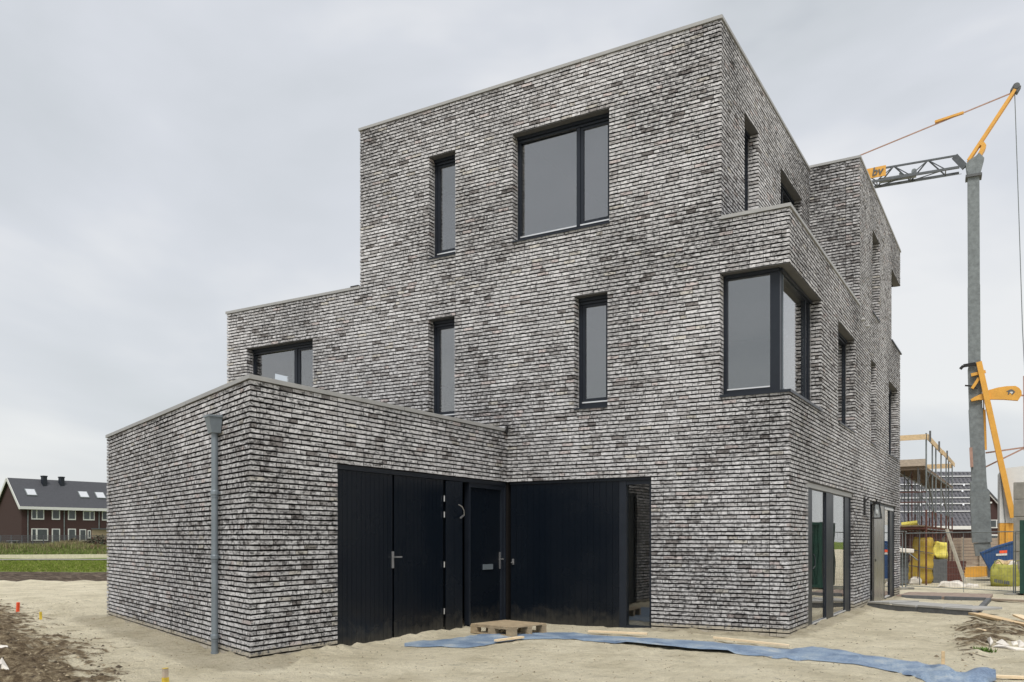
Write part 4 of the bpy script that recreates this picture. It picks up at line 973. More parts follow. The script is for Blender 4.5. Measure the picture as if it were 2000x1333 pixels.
for i, w in enumerate((2.6, 2, 2.4, 2, 1.4, 2.4, 3, 2.2)): 
    x = 1942 + i * 3.9; a = onray(x, 32.83, -.14 - .012 * i); b = onray(x + w, 32.83, -.14 - .012 * i); q.bar(a, b, .02, .12 + .02 * (i % 2))
q.build('printed_lettering', M['kerb'], bg)
yt = thing('covered_pallet_stack', 'stack of goods under a creased yellow tarpaulin below the scaffold', 'covered stack', tuple(onray(1797, 35, -.38)))
blob('tarpaulin', M['tarp'], yt, boxc(1771, 1820, 35, 1.1, -.36, 1.50, 1785, 1822), n=14, amp=.07, fr_=2.2, bulge=.05, crease=.10)
blob('loose_foil', M['paper'], yt, boxc(1776, 1800, 34.6, .5, -.39, -.1, 1781, 1796), n=6, amp=.07, fr_=5)
q = MB()
for z in (.35, .98): q.bar(onray(1771 + (z + .3) * 7, 34.93, z + .03), onray(1822, 34.93, z - .12), .012, .03)
q.build('strap', M['kerb'], yt)
sa = thing('yellow_sack', 'bright yellow plastic sack hanging beside the covered stack', 'sack', tuple(onray(1835, 35.6, .5)))
blob('sack_body', M['sack'], sa, boxc(1826, 1846, 35.6, .4, .62, 1.28, 1825, 1845), n=8, amp=.16, fr_=3, bulge=.15)
q = MB(); q.hexa(boxc(1822, 1850, 35.5, .9, -.38, .60)); q.build('crate_below', M['kerb'], sa, bevel=.02)
q = MB(); a = onray(1849, 33.4, 1.83); b = onray(1885, 33.0, -.25); q.bar(a, b, .16, .1); loose('leaning_beam', 'long dirty beige beam leaning diagonally beside the scaffold', 'beam', q, simple('dirty_beam', (.36, .33, .27), .9, var=.35, scale=3, bump=.3), bevel=.01)
wsh = thing('plastic_sheet', 'crumpled white plastic sheet on the ground below the leaning beam', 'plastic sheet', tuple(onray(1870, 32.6, -.37)))
blob('sheet', M['paper'], wsh, boxc(1832, 1894, 32.7, 1.4, -.40, -.22, 1838, 1872), n=12, amp=.11, fr_=2.5, bulge=.0)
blob('sheet_fold', M['paper'], wsh, boxc(1886, 1912, 32.2, .6, -.40, -.26, 1888, 1910), n=6, amp=.06, fr_=4, bulge=.0)
# timber garden fence
gf_ = thing('garden_fence', 'beige brown timber garden fence behind the crane foot', 'fence', tuple(onray(1890, 47, -.4)))
q = MB()
for k in range(11):
    z = -.36 + k * .17; a = onray(1838, 47, z + .08); b = onray(1972, 46.4, z + .08); q.bar(a, b, .03, .158 + random.uniform(-.006, 0))
q.build('boards', simple('beige_boards', (.34, .27, .21), .85, var=.25, scale=4, stretch=(1, 1, 8)), gf_)
for px in (1845, 1880, 1915, 1950):
    q = MB(); a = onray(px, 46.5, -.5); q.bar(a, a + Vector((0, 0, 2.05)), .09, .09); q.build('post', M['oldplank'], gf_)
# ------------------------------------------------------------------ scaffold
c0 = at(1809, 845, 34); sx = c0[0]; zg = -.4
ysc = [c0[1], 27.3, 29.0, 31.8, 34.9, 36.6, 39.2]
sc_ = thing('scaffold', 'tall tube scaffold with plank decks and timber guard boards beyond the house', 'scaffold', (sx, c0[1], zg))
zt = 5.62
for i, y in enumerate(ysc):
    for x, tp in ((sx, zt - .02 * i), (sx - 1.1, 4.4), ):
        if i in (1, 5) and x != sx: continue
        q = MB(); q.tube([(x, y, 1.9 + .2 * (i % 3)), (x, y, tp)], .03, 8); q.build('upper_tube', M['galv'], sc_)
        q = MB(); q.tube([(x, y, zg), (x, y, 2.6)], .034, 8); q.build('lower_tube', M['rust'], sc_)
for x in (sx - 2.2, sx - 3.3):
    for y in (c0[1] + .1, 29):
        q = MB(); q.tube([(x, y, zg), (x, y, 4.4)], .03, 8); q.build('inner_tube', M['rust'], sc_)
M['deckwood'] = wood_mat('dirty_deck_wood', (.20, .15, .11), var=.3)
for z in (4.30, 1.95):
    q = MB(); xx = sx - 4.4
    for x in [sx - .05 - k * .24 for k in range(19 if z > 4 else 15)]: q.box(x - .225, x, c0[1] - .05, ysc[-1] if x > sx - 1.2 else c0[1] + 5, z, z + .04)
    q.build('deck_planks', M['deckwood'], sc_)
    for k in range(12):
        q = MB(); y = c0[1] + .03 + k * 1.3
        q.bar((sx - (4.4 if y < c0[1] + 5 else 1.2), y, z - .07), (sx + .05, y, z - .07), .05, .09)
        q.build('joist', M['rust'] if z < 4 else M['deckwood'], sc_)
for x in (sx, sx - 1.1, sx - 2.2): q = MB(); q.tube([(x, c0[1], 4.15), (x, ysc[-1], 4.15)], .03, 6); q.build('ledger_tube', M['galv'], sc_); q = MB(); q.tube([(x, c0[1], 1.84), (x, ysc[-1], 1.84)], .03, 6); q.build('ledger_tube', M['galv'], sc_)
q = MB(); q.box(sx - 4.4, sx - .02, c0[1] - .09, c0[1] - .052, 4.33, 4.60); q.build('toe_board', M['oldplank'], sc_)
q = MB(); q.box(sx - 4.4, sx, c0[1] - .09, c0[1] - .05, zt - .26, zt - .05); q.build('guard_board', M['plank'], sc_)
q = MB(); q.box(sx + .04, sx + .08, c0[1] - .1, 31.9, zt - .27, zt - .05); q.build('guard_board', M['plank'], sc_)
q = MB(); q.box(sx + .085, sx + .12, 31.6, 39.4, zt - .28, zt - .07); q.build('guard_board', M['plank'], sc_)
q = MB(); q.box(sx - 1.3, sx, 39.24, 39.28, zt - .35, zt - .1); q.build('guard_board', M['plank'], sc_)
for y in (c0[1], 28.9, 33.5): q = MB(); q.bar((sx + .14, y, zt - .35), (sx + .14, y, zt + .08), .05, .07); q.build('board_clamp', M['kerb'], sc_)
for a, b in (((sx, c0[1] + .02, 4.1), (sx, 29, 2.2)), ((sx - 1.1, 27.3, 4.1), (sx, 27.3, 2.7)), ((sx - 2.2, c0[1], 3.9), (sx - 1.1, c0[1], 2.9)), ((sx, 31.8, 3.9), (sx, 36.6, 2.3)), ((sx - 1.6, c0[1], 1.7), (sx - .3, c0[1], .6)), ((sx, 34.9, 1.7), (sx - 1.1, 34.9, .2))):
    q = MB(); q.tube([a, b], .025, 6); q.build('diagonal_brace', M['galv'], sc_)
for i in range(7):
    q = MB(); x = sx - .25 - .33 * i; y = c0[1] + .15 + .5 * (i % 3); q.tube([(x, y, zg), (x, y, 4.2)], .021, 6); q.build('prop', M['rust'] if i % 2 else M['kerb'], sc_)
for i in range(5): q = MB(); x = sx - .4 - i * .7; q.tube([(x, c0[1] + .3, 2.6), (x + .55, c0[1] + .3, 4.15)], .018, 6); q.build('diagonal_brace', M['kerb'], sc_)
for i in range(5):
    y = c0[1] + .5 + i * .9; x = sx - .35 - .55 * (i % 3)
    q = MB(); q.tube([(x, y, zg), (x + random.uniform(-.1, .1), y, 1.9)], .022, 6); q.build('prop', M['rust'], sc_)
for i in range(4): q = MB(); x = sx - .3 - i * .8; q.tube([(x, c0[1] - .02, 2.02), (x + .01, c0[1] - .02, 4.28)], .02, 6); q.build('prop', M['kerb'], sc_)
for z in (2.9, 3.3): q = MB(); q.tube([(sx - 4.4, c0[1] - .04, z), (sx, c0[1] - .04, z)], .02, 6); q.build('guard_tube', M['rust'], sc_)
q = MB(); a, b = onray(1757, 33.8, -.38), onray(1774, 33.8, -.38); k = onray(1765, 34.8, 0) - onray(1765, 33.8, 0)
for j in range(8): q.hexa([tuple(p + Vector((random.uniform(-.02, .02), 0, z))) for z in (.1 + j * .16, .245 + j * .16) for p in (a, b, b + k, a + k)])
loose('dark_brick_pallet', 'dark stack of packed building material left of the yellow tarpaulin', 'stack', q, M['kerb'])
q = MB(); a, b = onray(1750, 33.6, 1.02), onray(1780, 33.6, .98); q.bar(a, b, .5, .16); loose('white_foil_roll', 'white foil roll lying on the dark stack left of the yellow tarpaulin', 'foil roll', q, M['paper'], bevel=.03)
q = MB()
for j in range(7):
    a = onray(1824 + j * 1.2, 37 + j * .2, -.38 + .13 * j); q.bar(a, a + Vector((1.0, .5, .02)), .5, .12)
loose('stacked_boards', 'dark pile of boards between the yellow sack and the leaning beam', 'pile', q, M['rust'])
# things on the lower deck
q = MB(); q.tube([(sx - .95, c0[1] + .6, 2.02), (sx - .35, c0[1] + .6, 2.10)], .10, 10); loose('insulation_roll', 'small yellow roll lying on the lower scaffold deck', 'roll', q, M['sack'])
# ------------------------------------------------------------------ mobile crane
def CT(px, py, off=0.):
    r = (px - 1000) / f; t = (22.1 - 42 * r) / (.9 + .438 * r); X, Y = 22.1 - .9 * t, 42 + .438 * t
    X += off * .438; Y += off * .9
    p = loc((X, Y)); return (p[0], p[1], HC + (H - py) * (42 + .438 * t) / f)
def CZ(t, z, off=0.):
    X, Y = 22.1 - .9 * t + off * .438, 42 + .438 * t + off * .9; p = loc((X, Y)); return (p[0], p[1], z)
OFFV = Vector(CZ(0, 0, 1)) - Vector(CZ(0, 0, 0)); TV = Vector(CZ(1, 0)) - Vector(CZ(0, 0))
cr = thing('mobile_crane', 'self erecting building crane with grey mast, lattice jib and yellow struts', 'crane', CT(1918, 1090)[:2] + (-.4,))
def sq(mb, a, b, w, w2=None): mb.bar(a, b, w, w2 or w, up=tuple(OFFV))
mast = [(1901, 335, .50), (1902, 560, .52), (1903, 720, .56), (1905.5, 800, .60), (1910, 900, .62), (1914, 975, .66)]
q = MB()
for (a, b, w), (c, d, w2) in zip(mast, mast[1:]):
    p, r_ = Vector(CT(a, b)), Vector(CT(c, d)); ex_ = (r_ - p).normalized() * .03; sq(q, p - ex_ * 0, r_ + ex_ * 0, w)
q.build('mast', M['galv'], cr)
q = MB(); sq(q, CT(1913, 960), CT(1917.5, 1060), .82); sq(q, CT(1917.5, 1060), CT(1921, 1085), .7); sq(q, CT(1910, 940), CT(1914, 975), .7); q.build('mast_foot', M['galv'], cr)
q = MB(); sq(q, CT(1929, 960), CT(1931, 1050), .12); q.build('mast_rail', M['galv'], cr)
for a in ((1901.5, 347), (1913, 962)):
    q = MB(); p = Vector(CT(*a)); sq(q, p - Vector((0, 0, .06)), p + Vector((0, 0, .06)), .70); q.build('flange', M['kerb'], cr)
q = MB(); ol = [CT(a, b, -.22) for a, b in ((1889, 345), (1886, 325), (1893, 316), (1905, 309), (1912, 302), (1922, 312), (1913, 345))]; q.prism(ol, (0, 0, 0), tuple(OFFV * .44)); q.build('head_bracket', M['galv'], cr)
for s_ in (-.16, .12):
    q = MB(); sq(q, CT(1891, 316, s_), CT(1982, 178, s_), .14, .07); q.build('apex_strut', M['orange'], cr)
q = MB(); sq(q, CT(1980, 181), CT(1987, 169), .34); q.tube([CT(1985, 171, -.2), CT(1985, 171, .2)], .14, 12); q.build('apex_sheave', M['kerb'], cr)
q = MB(); ol = [CT(a, b, -.2) for a, b in ((1909, 304), (1917, 288), (1911, 285), (1913, 279), (1922, 281), (1926, 287), (1924, 293), (1914, 311))]; q.prism(ol, (0, 0, 0), tuple(OFFV * .4)); q.build('lug_plate', M['orange'], cr)
# jib: three chords with lacing
zt_, zb_ = 20.2, 19.45; jl = 22; q = MB(); st_ = 1.55
q.bar(CZ(.35, zt_ - .02), CZ(jl, zt_), .08)
for s_ in (-.38, .38): q.bar(CZ(.3, zb_, s_), CZ(jl, zb_, s_), .09, .11)
t = .9; i = 0
while t < jl - 1:
    for s_ in (-.38, .38):
        q.bar(CZ(t, zb_, s_), CZ(t + st_ / 2, zt_), .05); q.bar(CZ(t + st_ / 2, zt_), CZ(t + st_, zb_, s_), .05)
    q.bar(CZ(t, zb_, -.38), CZ(t, zb_, .38), .05); q.bar(CZ(t, zb_, -.38), CZ(t + st_, zb_, .38), .04); t += st_
q.bar(CZ(.05, zb_ + .05, -.1), CZ(.5, zt_ - .05), .12, .3)
q.build('lattice_jib', simple('dark_lattice_steel', (.09, .10, .11), .6, metal=.2, var=.2), cr)
q = MB(); q.bar(CZ(2.2, zb_ + .12), CZ(3.9, zb_ + .12), .3, .16); q.tube([CZ(2.3, zb_ + .3, -.1), CZ(2.3, zb_ + .3, .2)], .12, 10); q.tube([CZ(2.9, zb_ + .28, -.1), CZ(2.9, zb_ + .28, .2)], .08, 10); q.build('trolley_winch', M['galv'], cr)
q = MB(); q.bar(CZ(.2, 19.25), CZ(jl, 19.18), .02); q.build('trolley_rope', M['galv'], cr)
sb = [CT(a, b, -.42) for a, b in ((1640, 348), (1731, 329), (1731, 349), (1640, 366))]; q = MB(); q.prism(sb, (0, 0, 0), tuple(OFFV * .05)); sg = q.build('sign_board', M['orange'], cr)
# lettering
cu = bpy.data.curves.new('lettering', 'FONT'); cu.body = 'bv'; cu.size = .56; cu.extrude = .008; cu.shear = .2; cu.offset = .008
to = bpy.data.objects.new('tmp', cu); COL.objects.link(to); bpy.context.view_layer.update()
tm = bpy.data.meshes.new_from_object(to.evaluated_get(bpy.context.evaluated_depsgraph_get())); bpy.data.objects.remove(to)
tb = Vector(CT(1703.5, 350.5, -.45)); te = Vector(CT(1727, 346, -.45)); rx = (te - tb).normalized(); up_ = Vector((0, 0, 1)); kx = (te - tb).length / max(v.co.x for v in tm.vertices)
for v in tm.vertices: c = v.co.copy(); v.co = tb + rx * c.x * kx + up_ * c.y * 1.02 - OFFV * c.z
lo = bpy.data.objects.new('lettering', tm); COL.objects.link(lo); tm.materials.clear(); tm.materials.append(M['kerb']); lo.parent = sg
# tie rod
q = MB(); A_ = Vector(CT(1981, 180)); B_ = Vector(CZ(8.2, zt_)); q.bar(A_, B_, .05, .05); q.build('tie_rod', M['pinkrod'], cr)
q = MB(); r0, r1 = Vector(CT(1882, 220.5)), Vector(CT(1826, 239)); 
for s_ in (-.05, .05): q.bar(r0 + OFFV * s_, r1 + OFFV * s_, .05, .10)
q.build('turnbuckle', M['orange'], cr)
q = MB(); q.tube([CT(1982, 186), CT(1990, 420), CT(1997, 640), CT(2004, 775)], .022, 6); q.build('hoist_rope', M['galv'], cr)
lev = [(1895, 783), (1903, 778), (1921, 770), (1930, 765), (1948, 760), (1965, 757.5), (1982, 757), (1989, 761), (1993.5, 767), (1994, 774), (1991, 779), (1987, 785), (1960, 783), (1930, 782.5), (1910, 784), (1897, 786.5)]
q = MB(); q.prism([CT(a, b, -.45) for a, b in lev], (0, 0, 0), tuple(OFFV * .25)); cl = q.build('counter_lever', M['orange'], cr)
q = MB(); em = [(1964, 768), (1969, 765), (1974, 763.5), (1979, 766), (1981, 769), (1978, 772), (1975, 775), (1974, 770), (1971, 769), (1969, 774), (1966.5, 773.5), (1968, 769)]; q.prism([CT(a, b, -.462) for a, b in em], (0, 0, 0), tuple(OFFV * .008)); q.build('emblem', M['kerb'], cl)
q = MB(); em = [(1970, 770), (1973, 768), (1977, 769), (1974.8, 773), (1973, 771)]; q.prism([CT(a, b, -.468) for a, b in em], (0, 0, 0), tuple(OFFV * .004)); q.build('emblem', M['white'], cl)
q = MB(); sq(q, CT(1911, 711, -.5), CT(1977, 1012, -.5), .24, .16); q.build('main_strut', M['orange'], cr)
q = MB(); sq(q, CT(1915, 725, .3), CT(1972, 985, .3), .2, .12); q.build('rear_strut', M['orange'], cr)
q = MB(); q.tube([CT(1921, 802, -.2), CT(1923.5, 880, -.2)], .085, 10); q.build('hydraulic_cylinder', M['orange'], cr)
q = MB(); q.tube([CT(1920.5, 770, -.2), CT(1921, 802, -.2)], .03, 8); q.build('piston_rod', M['chrome'], cr)
for a, b, w in (((1896, 736), (1924, 729), .14), ((1898, 762), (1911, 742), .13)): q = MB(); sq(q, CT(*a, -.42), CT(*b, -.42), w); q.build('clamp_arm', M['orange'], cr)
for a, b, w in (((1875, 724), (1881, 718), .13), ((1881, 718), (1904, 714), .15), ((1884, 756), (1897, 757), .06), ((1897, 757), (1908, 762), .05)): q = MB(); sq(q, CT(*a, -.4), CT(*b, -.4), w, .1); q.build('latch_hook', M['dark'], cr)
q = MB(); ol = [CT(a, b, -.36) for a, b in ((1904, 712), (1906, 705), (1911, 703), (1915, 707), (1914, 714))]; q.prism(ol, (0, 0, 0), tuple(OFFV * .3)); q.build('pivot_plate', M['galv'], cr)
q = MB(); sq(q, CT(1895.5, 876, -.35), CT(1897.5, 914, -.35), .13); q.build('control_box', M['pinkrod'], cr)
for a, b in (((1993, 773), (2040, 772)), ((1925, 885), (2003, 874)), ((1922, 914), (2002, 875)), ((2000, 735), (2001, 880))): q = MB(); sq(q, CT(*a), CT(*b), .07); q.build('stay_rod', M['pinkrod'], cr)
q = MB(); q.prism([CT(a, b, -.3) for a, b in ((1951.5, 1022), (1951.5, 925), (1956, 917), (2015, 909), (2015, 1022))], (0, 0, 0), tuple(OFFV * 1.4)); q.build('counterweight', M['white'], cr)
q = MB(); q.bar(CT(1953, 928, -.34), CT(1963, 1021, -.34), .03); q.build('weight_seam', M['galv'], cr)
q = MB(); q.prism([CT(a, b, -.3) for a, b in ((1951.5, 1022.5), (1979, 1022.5), (1982, 1110), (1951.5, 1110))], (0, 0, 0), tuple(OFFV * 1.3)); q.bar(CT(1966, 1024, -.34), CT(1966, 1060, -.34), .12); q.build('crane_base', M['orange'], cr)
q = MB(); q.prism([CT(a, b, -1.2) for a, b in ((1851, 1116), (1862, 1109), (1905, 1105.5), (1931, 1105.5), (1931, 1124), (1900, 1125.5), (1852, 1127))], (0, 0, 0), tuple(OFFV * .5)); q.build('outrigger_beam', M['orange'], cr)
q = MB(); sq(q, CT(1928, 1100, -1.2), CT(1930, 1135, -1.2), .14); q.prism([CT(a, b, -1.5) for a, b in ((1893, 1129), (1935, 1129), (1935, 1134), (1893, 1134))], (0, 0, 0), tuple(OFFV * .8)); q.build('outrigger_foot', M['kerb'], cr)
# ------------------------------------------------------------------ neighbouring houses on the right
def tile_mat():
    m, nt, b = mat('pantile_roof'); tc = N(nt, 'ShaderNodeTexCoord'); mp = N(nt, 'ShaderNodeMapping'); mp.inputs['Rotation'].default_value = (0, 0, TH * 0 + 0); L(nt, tc.outputs['UV'], mp.inputs['Vector'])
    w1 = N(nt, 'ShaderNodeTexWave', wave_type='BANDS', bands_direction='X', i_Scale=1.05); w2 = N(nt, 'ShaderNodeTexWave', wave_type='BANDS', bands_direction='Y', wave_profile='SAW', i_Scale=.9)
    for w in (w1, w2): L(nt, mp.outputs[0], w.inputs['Vector'])
    a = N(nt, 'ShaderNodeMath', operation='ADD'); L(nt, w1.outputs['Fac'], a.inputs[0]); L(nt, w2.outputs['Fac'], a.inputs[1])
    r = ramp(nt, a.outputs[0], [(.3, (.02, .021, .025)), (1.2 / 2, (.058, .06, .07)), (.9, (.085, .085, .098))]); L(nt, r.outputs[0], b.inputs['Base Color']); b.inputs['Roughness'].default_value = .55
    bp = N(nt, 'ShaderNodeBump', i_Strength=.8, i_Distance=.08); L(nt, a.outputs[0], bp.inputs['Height']); L(nt, bp.outputs[0], b.inputs['Normal'])
    return m
M['tiles'] = tile_mat()
def roof_plane(name, pts, m, parent, th=.12):
    """pts: eaveL, eaveR, ridgeR, ridgeL"""
    P = [Vector(p) for p in pts]; n = (P[1] - P[0]).cross(P[3] - P[0]).normalized()
    if n.z < 0: n = -n
    me = bpy.data.meshes.new(name); v = [tuple(p) for p in P] + [tuple(p - n * th) for p in P]
    me.from_pydata(v, [], [(0, 1, 2, 3), (7, 6, 5, 4), (0, 4, 5, 1), (1, 5, 6, 2), (2, 6, 7, 3), (3, 7, 4, 0)]); uvl = me.uv_layers.new(name='UVMap')
    ux = (P[1] - P[0]).normalized(); uy = n.cross(ux)
    for lp_ in me.loops: c = Vector(me.vertices[lp_.vertex_index].co) - P[0]; uvl.data[lp_.index].uv = (c.dot(ux), c.dot(uy))
    me.materials.append(m); o = bpy.data.objects.new(name, me); COL.objects.link(o); o.parent = parent; o.matrix_parent_inverse = parent_inv(parent); return o
dE = 60.; eL, eR = onray(1640, dE, 2.35), onray(1908, dE, 2.35); bkv = onray(1800, dE + 4.2) - onray(1800, dE); zr = 6.45
nh = thing('tiled_roof_house', 'low dark red brick house with large tiled roof and white gutter behind the scaffold', 'house', (eL.x, eL.y, -.4))
rp = roof_plane('roof', [eL, eR, eR + bkv + Vector((0, 0, zr - 2.35)), eL + bkv + Vector((0, 0, zr - 2.35))], M['tiles'], nh)
roof_plane('rear_roof', [eL + bkv * 2, eR + bkv * 2, eR + bkv + Vector((0, 0, zr - 2.35)), eL + bkv + Vector((0, 0, zr - 2.35))], M['tiles'], nh)
q = MB(); n_ = bkv.normalized(); a, b = eL + n_ * .3, eR + n_ * .3; b = b + (a - b).normalized() * .3; bb = bkv * 1.9
q.hexa([(a.x, a.y, -.5), (b.x, b.y, -.5), (b.x + bb.x, b.y + bb.y, -.5), (a.x + bb.x, a.y + bb.y, -.5), (a.x, a.y, 2.4), (b.x, b.y, 2.4), (b.x + bb.x, b.y + bb.y, 2.4), (a.x + bb.x, a.y + bb.y, 2.4)]); 
mid = bb * .5; q.poly([(b.x, b.y, 2.4), (b.x + bb.x, b.y + bb.y, 2.4), (b.x + mid.x, b.y + mid.y, 6.2)])
q.build('wall', M['brickred'], nh)
q = MB(); ux_ = (eR - eL).normalized(); q.bar(eL - n_ * .1 + Vector((0, 0, -.12)), eR - n_ * .1 + Vector((0, 0, -.12)), .2, .24); q.build('gutter', M['white'], nh)
slope = (bkv + Vector((0, 0, zr - 2.35))).normalized(); nrm = ux_.cross(slope).normalized(); nrm = nrm if nrm.z > 0 else -nrm
def onroof(px, py):
    # point of the roof plane along a sight line
    c = Vector((CAM[0], CAM[1], HC)); p = Vector(at(px, py, 60)); d = p - c; t = (eL - c).dot(nrm) / d.dot(nrm); return c + d * t
for i, (y0, x0, x1) in enumerate(((933.5, 1838, 1899), (949, 1757, 1898), (960.5, 1757, 1895), (975.5, 1757, 1897), (987, 1757, 1897), (1002, 1757, 1895))):
    q = MB(); x0 -= 60; a, b = onroof(x0, y0), onroof(x1, y0 - 1.2); q.bar(a + nrm * .1, b + nrm * .1, .07, .07); rl = q.build('mounting_rail', M['alu'], rp)
    if i in (1, 2, 4):
        for k in range(5): q = MB(); p = a.lerp(b, .08 + k * .21) + nrm * .06; q.bar(p, p - slope * .22, .12, .1); q.build('rail_clip', M['alu'], rl)
# small gable house
dg = 66.; gh = thing('gable_house', 'dark red brick house with white trimmed gable between mast and counterweight', 'house', tuple(onray(1935, dg, -.4)))
ap, e1, e0 = at(1905, 938, dg), at(1958, 997, dg), at(1860, 985, dg); bz = -.5
q = MB(); kk = onray(1930, dg + 9) - onray(1930, dg)
ol = [(e0[0], e0[1], bz), (e1[0], e1[1], bz), e1, ap, e0]; q.prism(ol, (0, 0, 0), tuple(kk)); q.build('wall', M['brickred'], gh)
q = MB(); q.bar(Vector(ap) + Vector((0, 0, .12)) - kk * .01, Vector(e1) + Vector((.3, 0, -.2)) - kk * .01, .08, .16); q.build('white_verge', M['white'], gh)
q = MB(); u_ = Vector((0, 0, .25)); P = [Vector(ap) + u_ - kk * .015, Vector(e1) + u_ + Vector((.25, 0, -.3)) - kk * .015]; q.quad(P[0], P[1], P[1] + kk, P[0] + kk); q.bar(P[0], P[1], .1, .12); q.build('roof', M['rooftile'], gh)
def wpx(px0, px1, py0, py1, d, th, m, name, par):
    a = [at(px0, py1, d), at(px1, py1, d), at(px1, py0, d), at(px0, py0, d)]; k = onray((px0 + px1) / 2, d + th) - onray((px0 + px1) / 2, d); q = MB(); q.prism(a, (0, 0, 0), tuple(k)); return q.build(name, m, par)
M['pane2'] = simple('far_window_glass', (.05, .06, .065), .08, var=.4, scale=1)
w = wpx(1926.5, 1951.5, 1015.5, 1032, dg - .10, .08, M['white'], 'window', gh)
for a, b in ((1928, 1932.5), (1935.5, 1945.5), (1948, 1951)): wpx(a, b, 1017, 1029.5, dg - .13, .02, M['pane2'], 'pane', w)
w = wpx(1931, 1951, 1044, 1056, dg - .10, .08, M['white'], 'window', gh); wpx(1935.5, 1950, 1047, 1053, dg - .13, .02, M['pane2'], 'pane', w)
wpx(1928.5, 1937.5, 980.5, 983.5, dg - .1, .08, M['white'], 'vent_cover', gh)
# ------------------------------------------------------------------ terrace on the left
E0 = Vector(at(42, 990, 105)); E1 = Vector(at(208, 994.5, 113)); E1.z = E0.z; al = (E1 - E0); al.z = 0; al.normalize(); pe = Vector((-al.y, al.x, 0))
if (onray(0, 130) - onray(0, 100)).dot(pe) < 0: pe = -pe
LT = 26.; WD = 7.4; ze = E0.z; zr = ze + 3.5
th_ = thing('terraced_house', 'long brown brick terrace with grey roof and white window frames across the field', 'house', (E0.x, E0.y, 0))
a = E0; b = E0 + al * LT; c = b + pe * WD; d = a + pe * WD; rz_ = Vector((0, 0, zr - ze)); g0 = a + pe * WD / 2 + rz_; g1 = b + pe * WD / 2 + rz_
q = MB(); bt = lambda p, z=-.3: (p.x, p.y, z)
q.quad(bt(a), bt(b), tuple(b), tuple(a)); q.quad(bt(b), bt(c), tuple(c), tuple(b)); q.quad(bt(c), bt(d), tuple(d), tuple(c)); q.quad(bt(d), bt(a), tuple(a), tuple(d)); q.poly([tuple(a), tuple(g0), tuple(d)]); q.poly([tuple(b), tuple(c), tuple(g1)])
q.build('wall', M['brickred'], th_)
sl = (g0 - a).normalized(); sl2 = (g0 - d).normalized(); ov = al * .25
roof_ = roof_plane('roof', [a - ov - sl * .45 + Vector((0, 0, .18)), b + ov - sl * .45 + Vector((0, 0, .18)), g1 + ov + Vector((0, 0, .18)), g0 - ov + Vector((0, 0, .18))], M['rooftile'], th_, .14)
roof_plane('rear_roof', [d - ov - sl2 * .45 + Vector((0, 0, .18)), c + ov - sl2 * .45 + Vector((0, 0, .18)), g1 + ov + Vector((0, 0, .18)), g0 - ov + Vector((0, 0, .18))], M['rooftile'], th_, .14)
q = MB(); q.bar(a - ov * 1.4 - pe * .38 + Vector((0, 0, -.14)), b + ov - pe * .38 + Vector((0, 0, -.14)), .22, .34); q.build('gutter', M['white'], th_)
for s0, e_ in ((a - sl * .4, g0), (d - sl2 * .4, g0)): q = MB(); q.bar(s0 - ov * 1.25 + Vector((0, 0, .02)), e_ - ov * 1.25 + Vector((0, 0, .06)), .07, .34); q.build('verge_board', M['white'], th_)
def fpt(px): # distance along the facade for a direction
    c_ = Vector((CAM[0], CAM[1], 0)); p = onray(px, 100) - c_; A = Vector((E0.x, E0.y, 0)) - c_; det = al.x * -p.y + p.x * al.y; return (A.x * -p.y * -1 + A.y * p.x * -1) / det if False else ((-A.x) * (-p.y) - (-A.y) * (-p.x)) / (al.x * (-p.y) - al.y * (-p.x))
def fz(px, py): s = fpt(px); q_ = E0 + al * s; g = glob(q_.x, q_.y); return HC + (H - py) * g[1] / f
def twin(px0, px1, py0, py1, splits, name='window'):
    s0, s1 = fpt(px0), fpt(px1); z1, z0 = fz(px0, py0), fz(px0, py1); q = MB(); A = E0 + al * s0; B = E0 + al * s1; A.z = B.z = 0
    def bx(sa, sb, za, zb, off, m, nm, par):
        q = MB(); p, r_ = E0 + al * sa, E0 + al * sb; o = -pe * off
        q.hexa([(p.x + o.x, p.y + o.y, za), (r_.x + o.x, r_.y + o.y, za), (r_.x + pe.x * .02, r_.y + pe.y * .02, za), (p.x + pe.x * .02, p.y + pe.y * .02, za), (p.x + o.x, p.y + o.y, zb), (r_.x + o.x, r_.y + o.y, zb), (r_.x + pe.x * .02, r_.y + pe.y * .02, zb), (p.x + pe.x * .02, p.y + pe.y * .02, zb)]); return q.build(nm, m, par)
    w = bx(s0, s1, z0, z1, .05, M['white'], name, th_); n = len(splits); L0 = s1 - s0
    for (u0, u1) in splits: bx(s0 + L0 * u0, s0 + L0 * u1, z0 + .16, z1 - .11, .07, M['pane2'], 'pane', w)
two = [(.07, .36), (.47, .92)]; one = [(.13, .87)]
twin(61, 86, 994.5, 1015, two); twin(101, 117, 995, 1015.5, one); twin(132.5, 148, 996, 1016, one); twin(162, 184.5, 998, 1016.5, [(.08, .55), (.64, .92)]); twin(199, 210, 998.5, 1017, [(.13, .9)])
twin(61, 94, 1032.5, 1057, [(.06, .25), (.36, .92)]); twin(101, 117, 1033, 1064, one, 'door'); twin(132.5, 148, 1033, 1062, one, 'door'); twin(155, 168, 1034, 1058, one); twin(171, 177, 1036, 1052, [(.25, .75)])
for px in (54, 125, 193): s = fpt(px); p = E0 + al * s - pe * .08; q = MB(); q.tube([(p.x, p.y, .4), (p.x, p.y, ze - .2)], .07, 6); q.build('drainpipe', M['galv'], th_)
def onr(px, py):
    nn_ = al.cross(sl); nn_ = nn_ if nn_.z > 0 else -nn_; nn_.normalize(); c_ = Vector((CAM[0], CAM[1], HC)); d_ = Vector(at(px, py, 100)) - c_; P = a + Vector((0, 0, .18)); t = (P - c_).dot(nn_) / d_.dot(nn_); return c_ + d_ * t, nn_
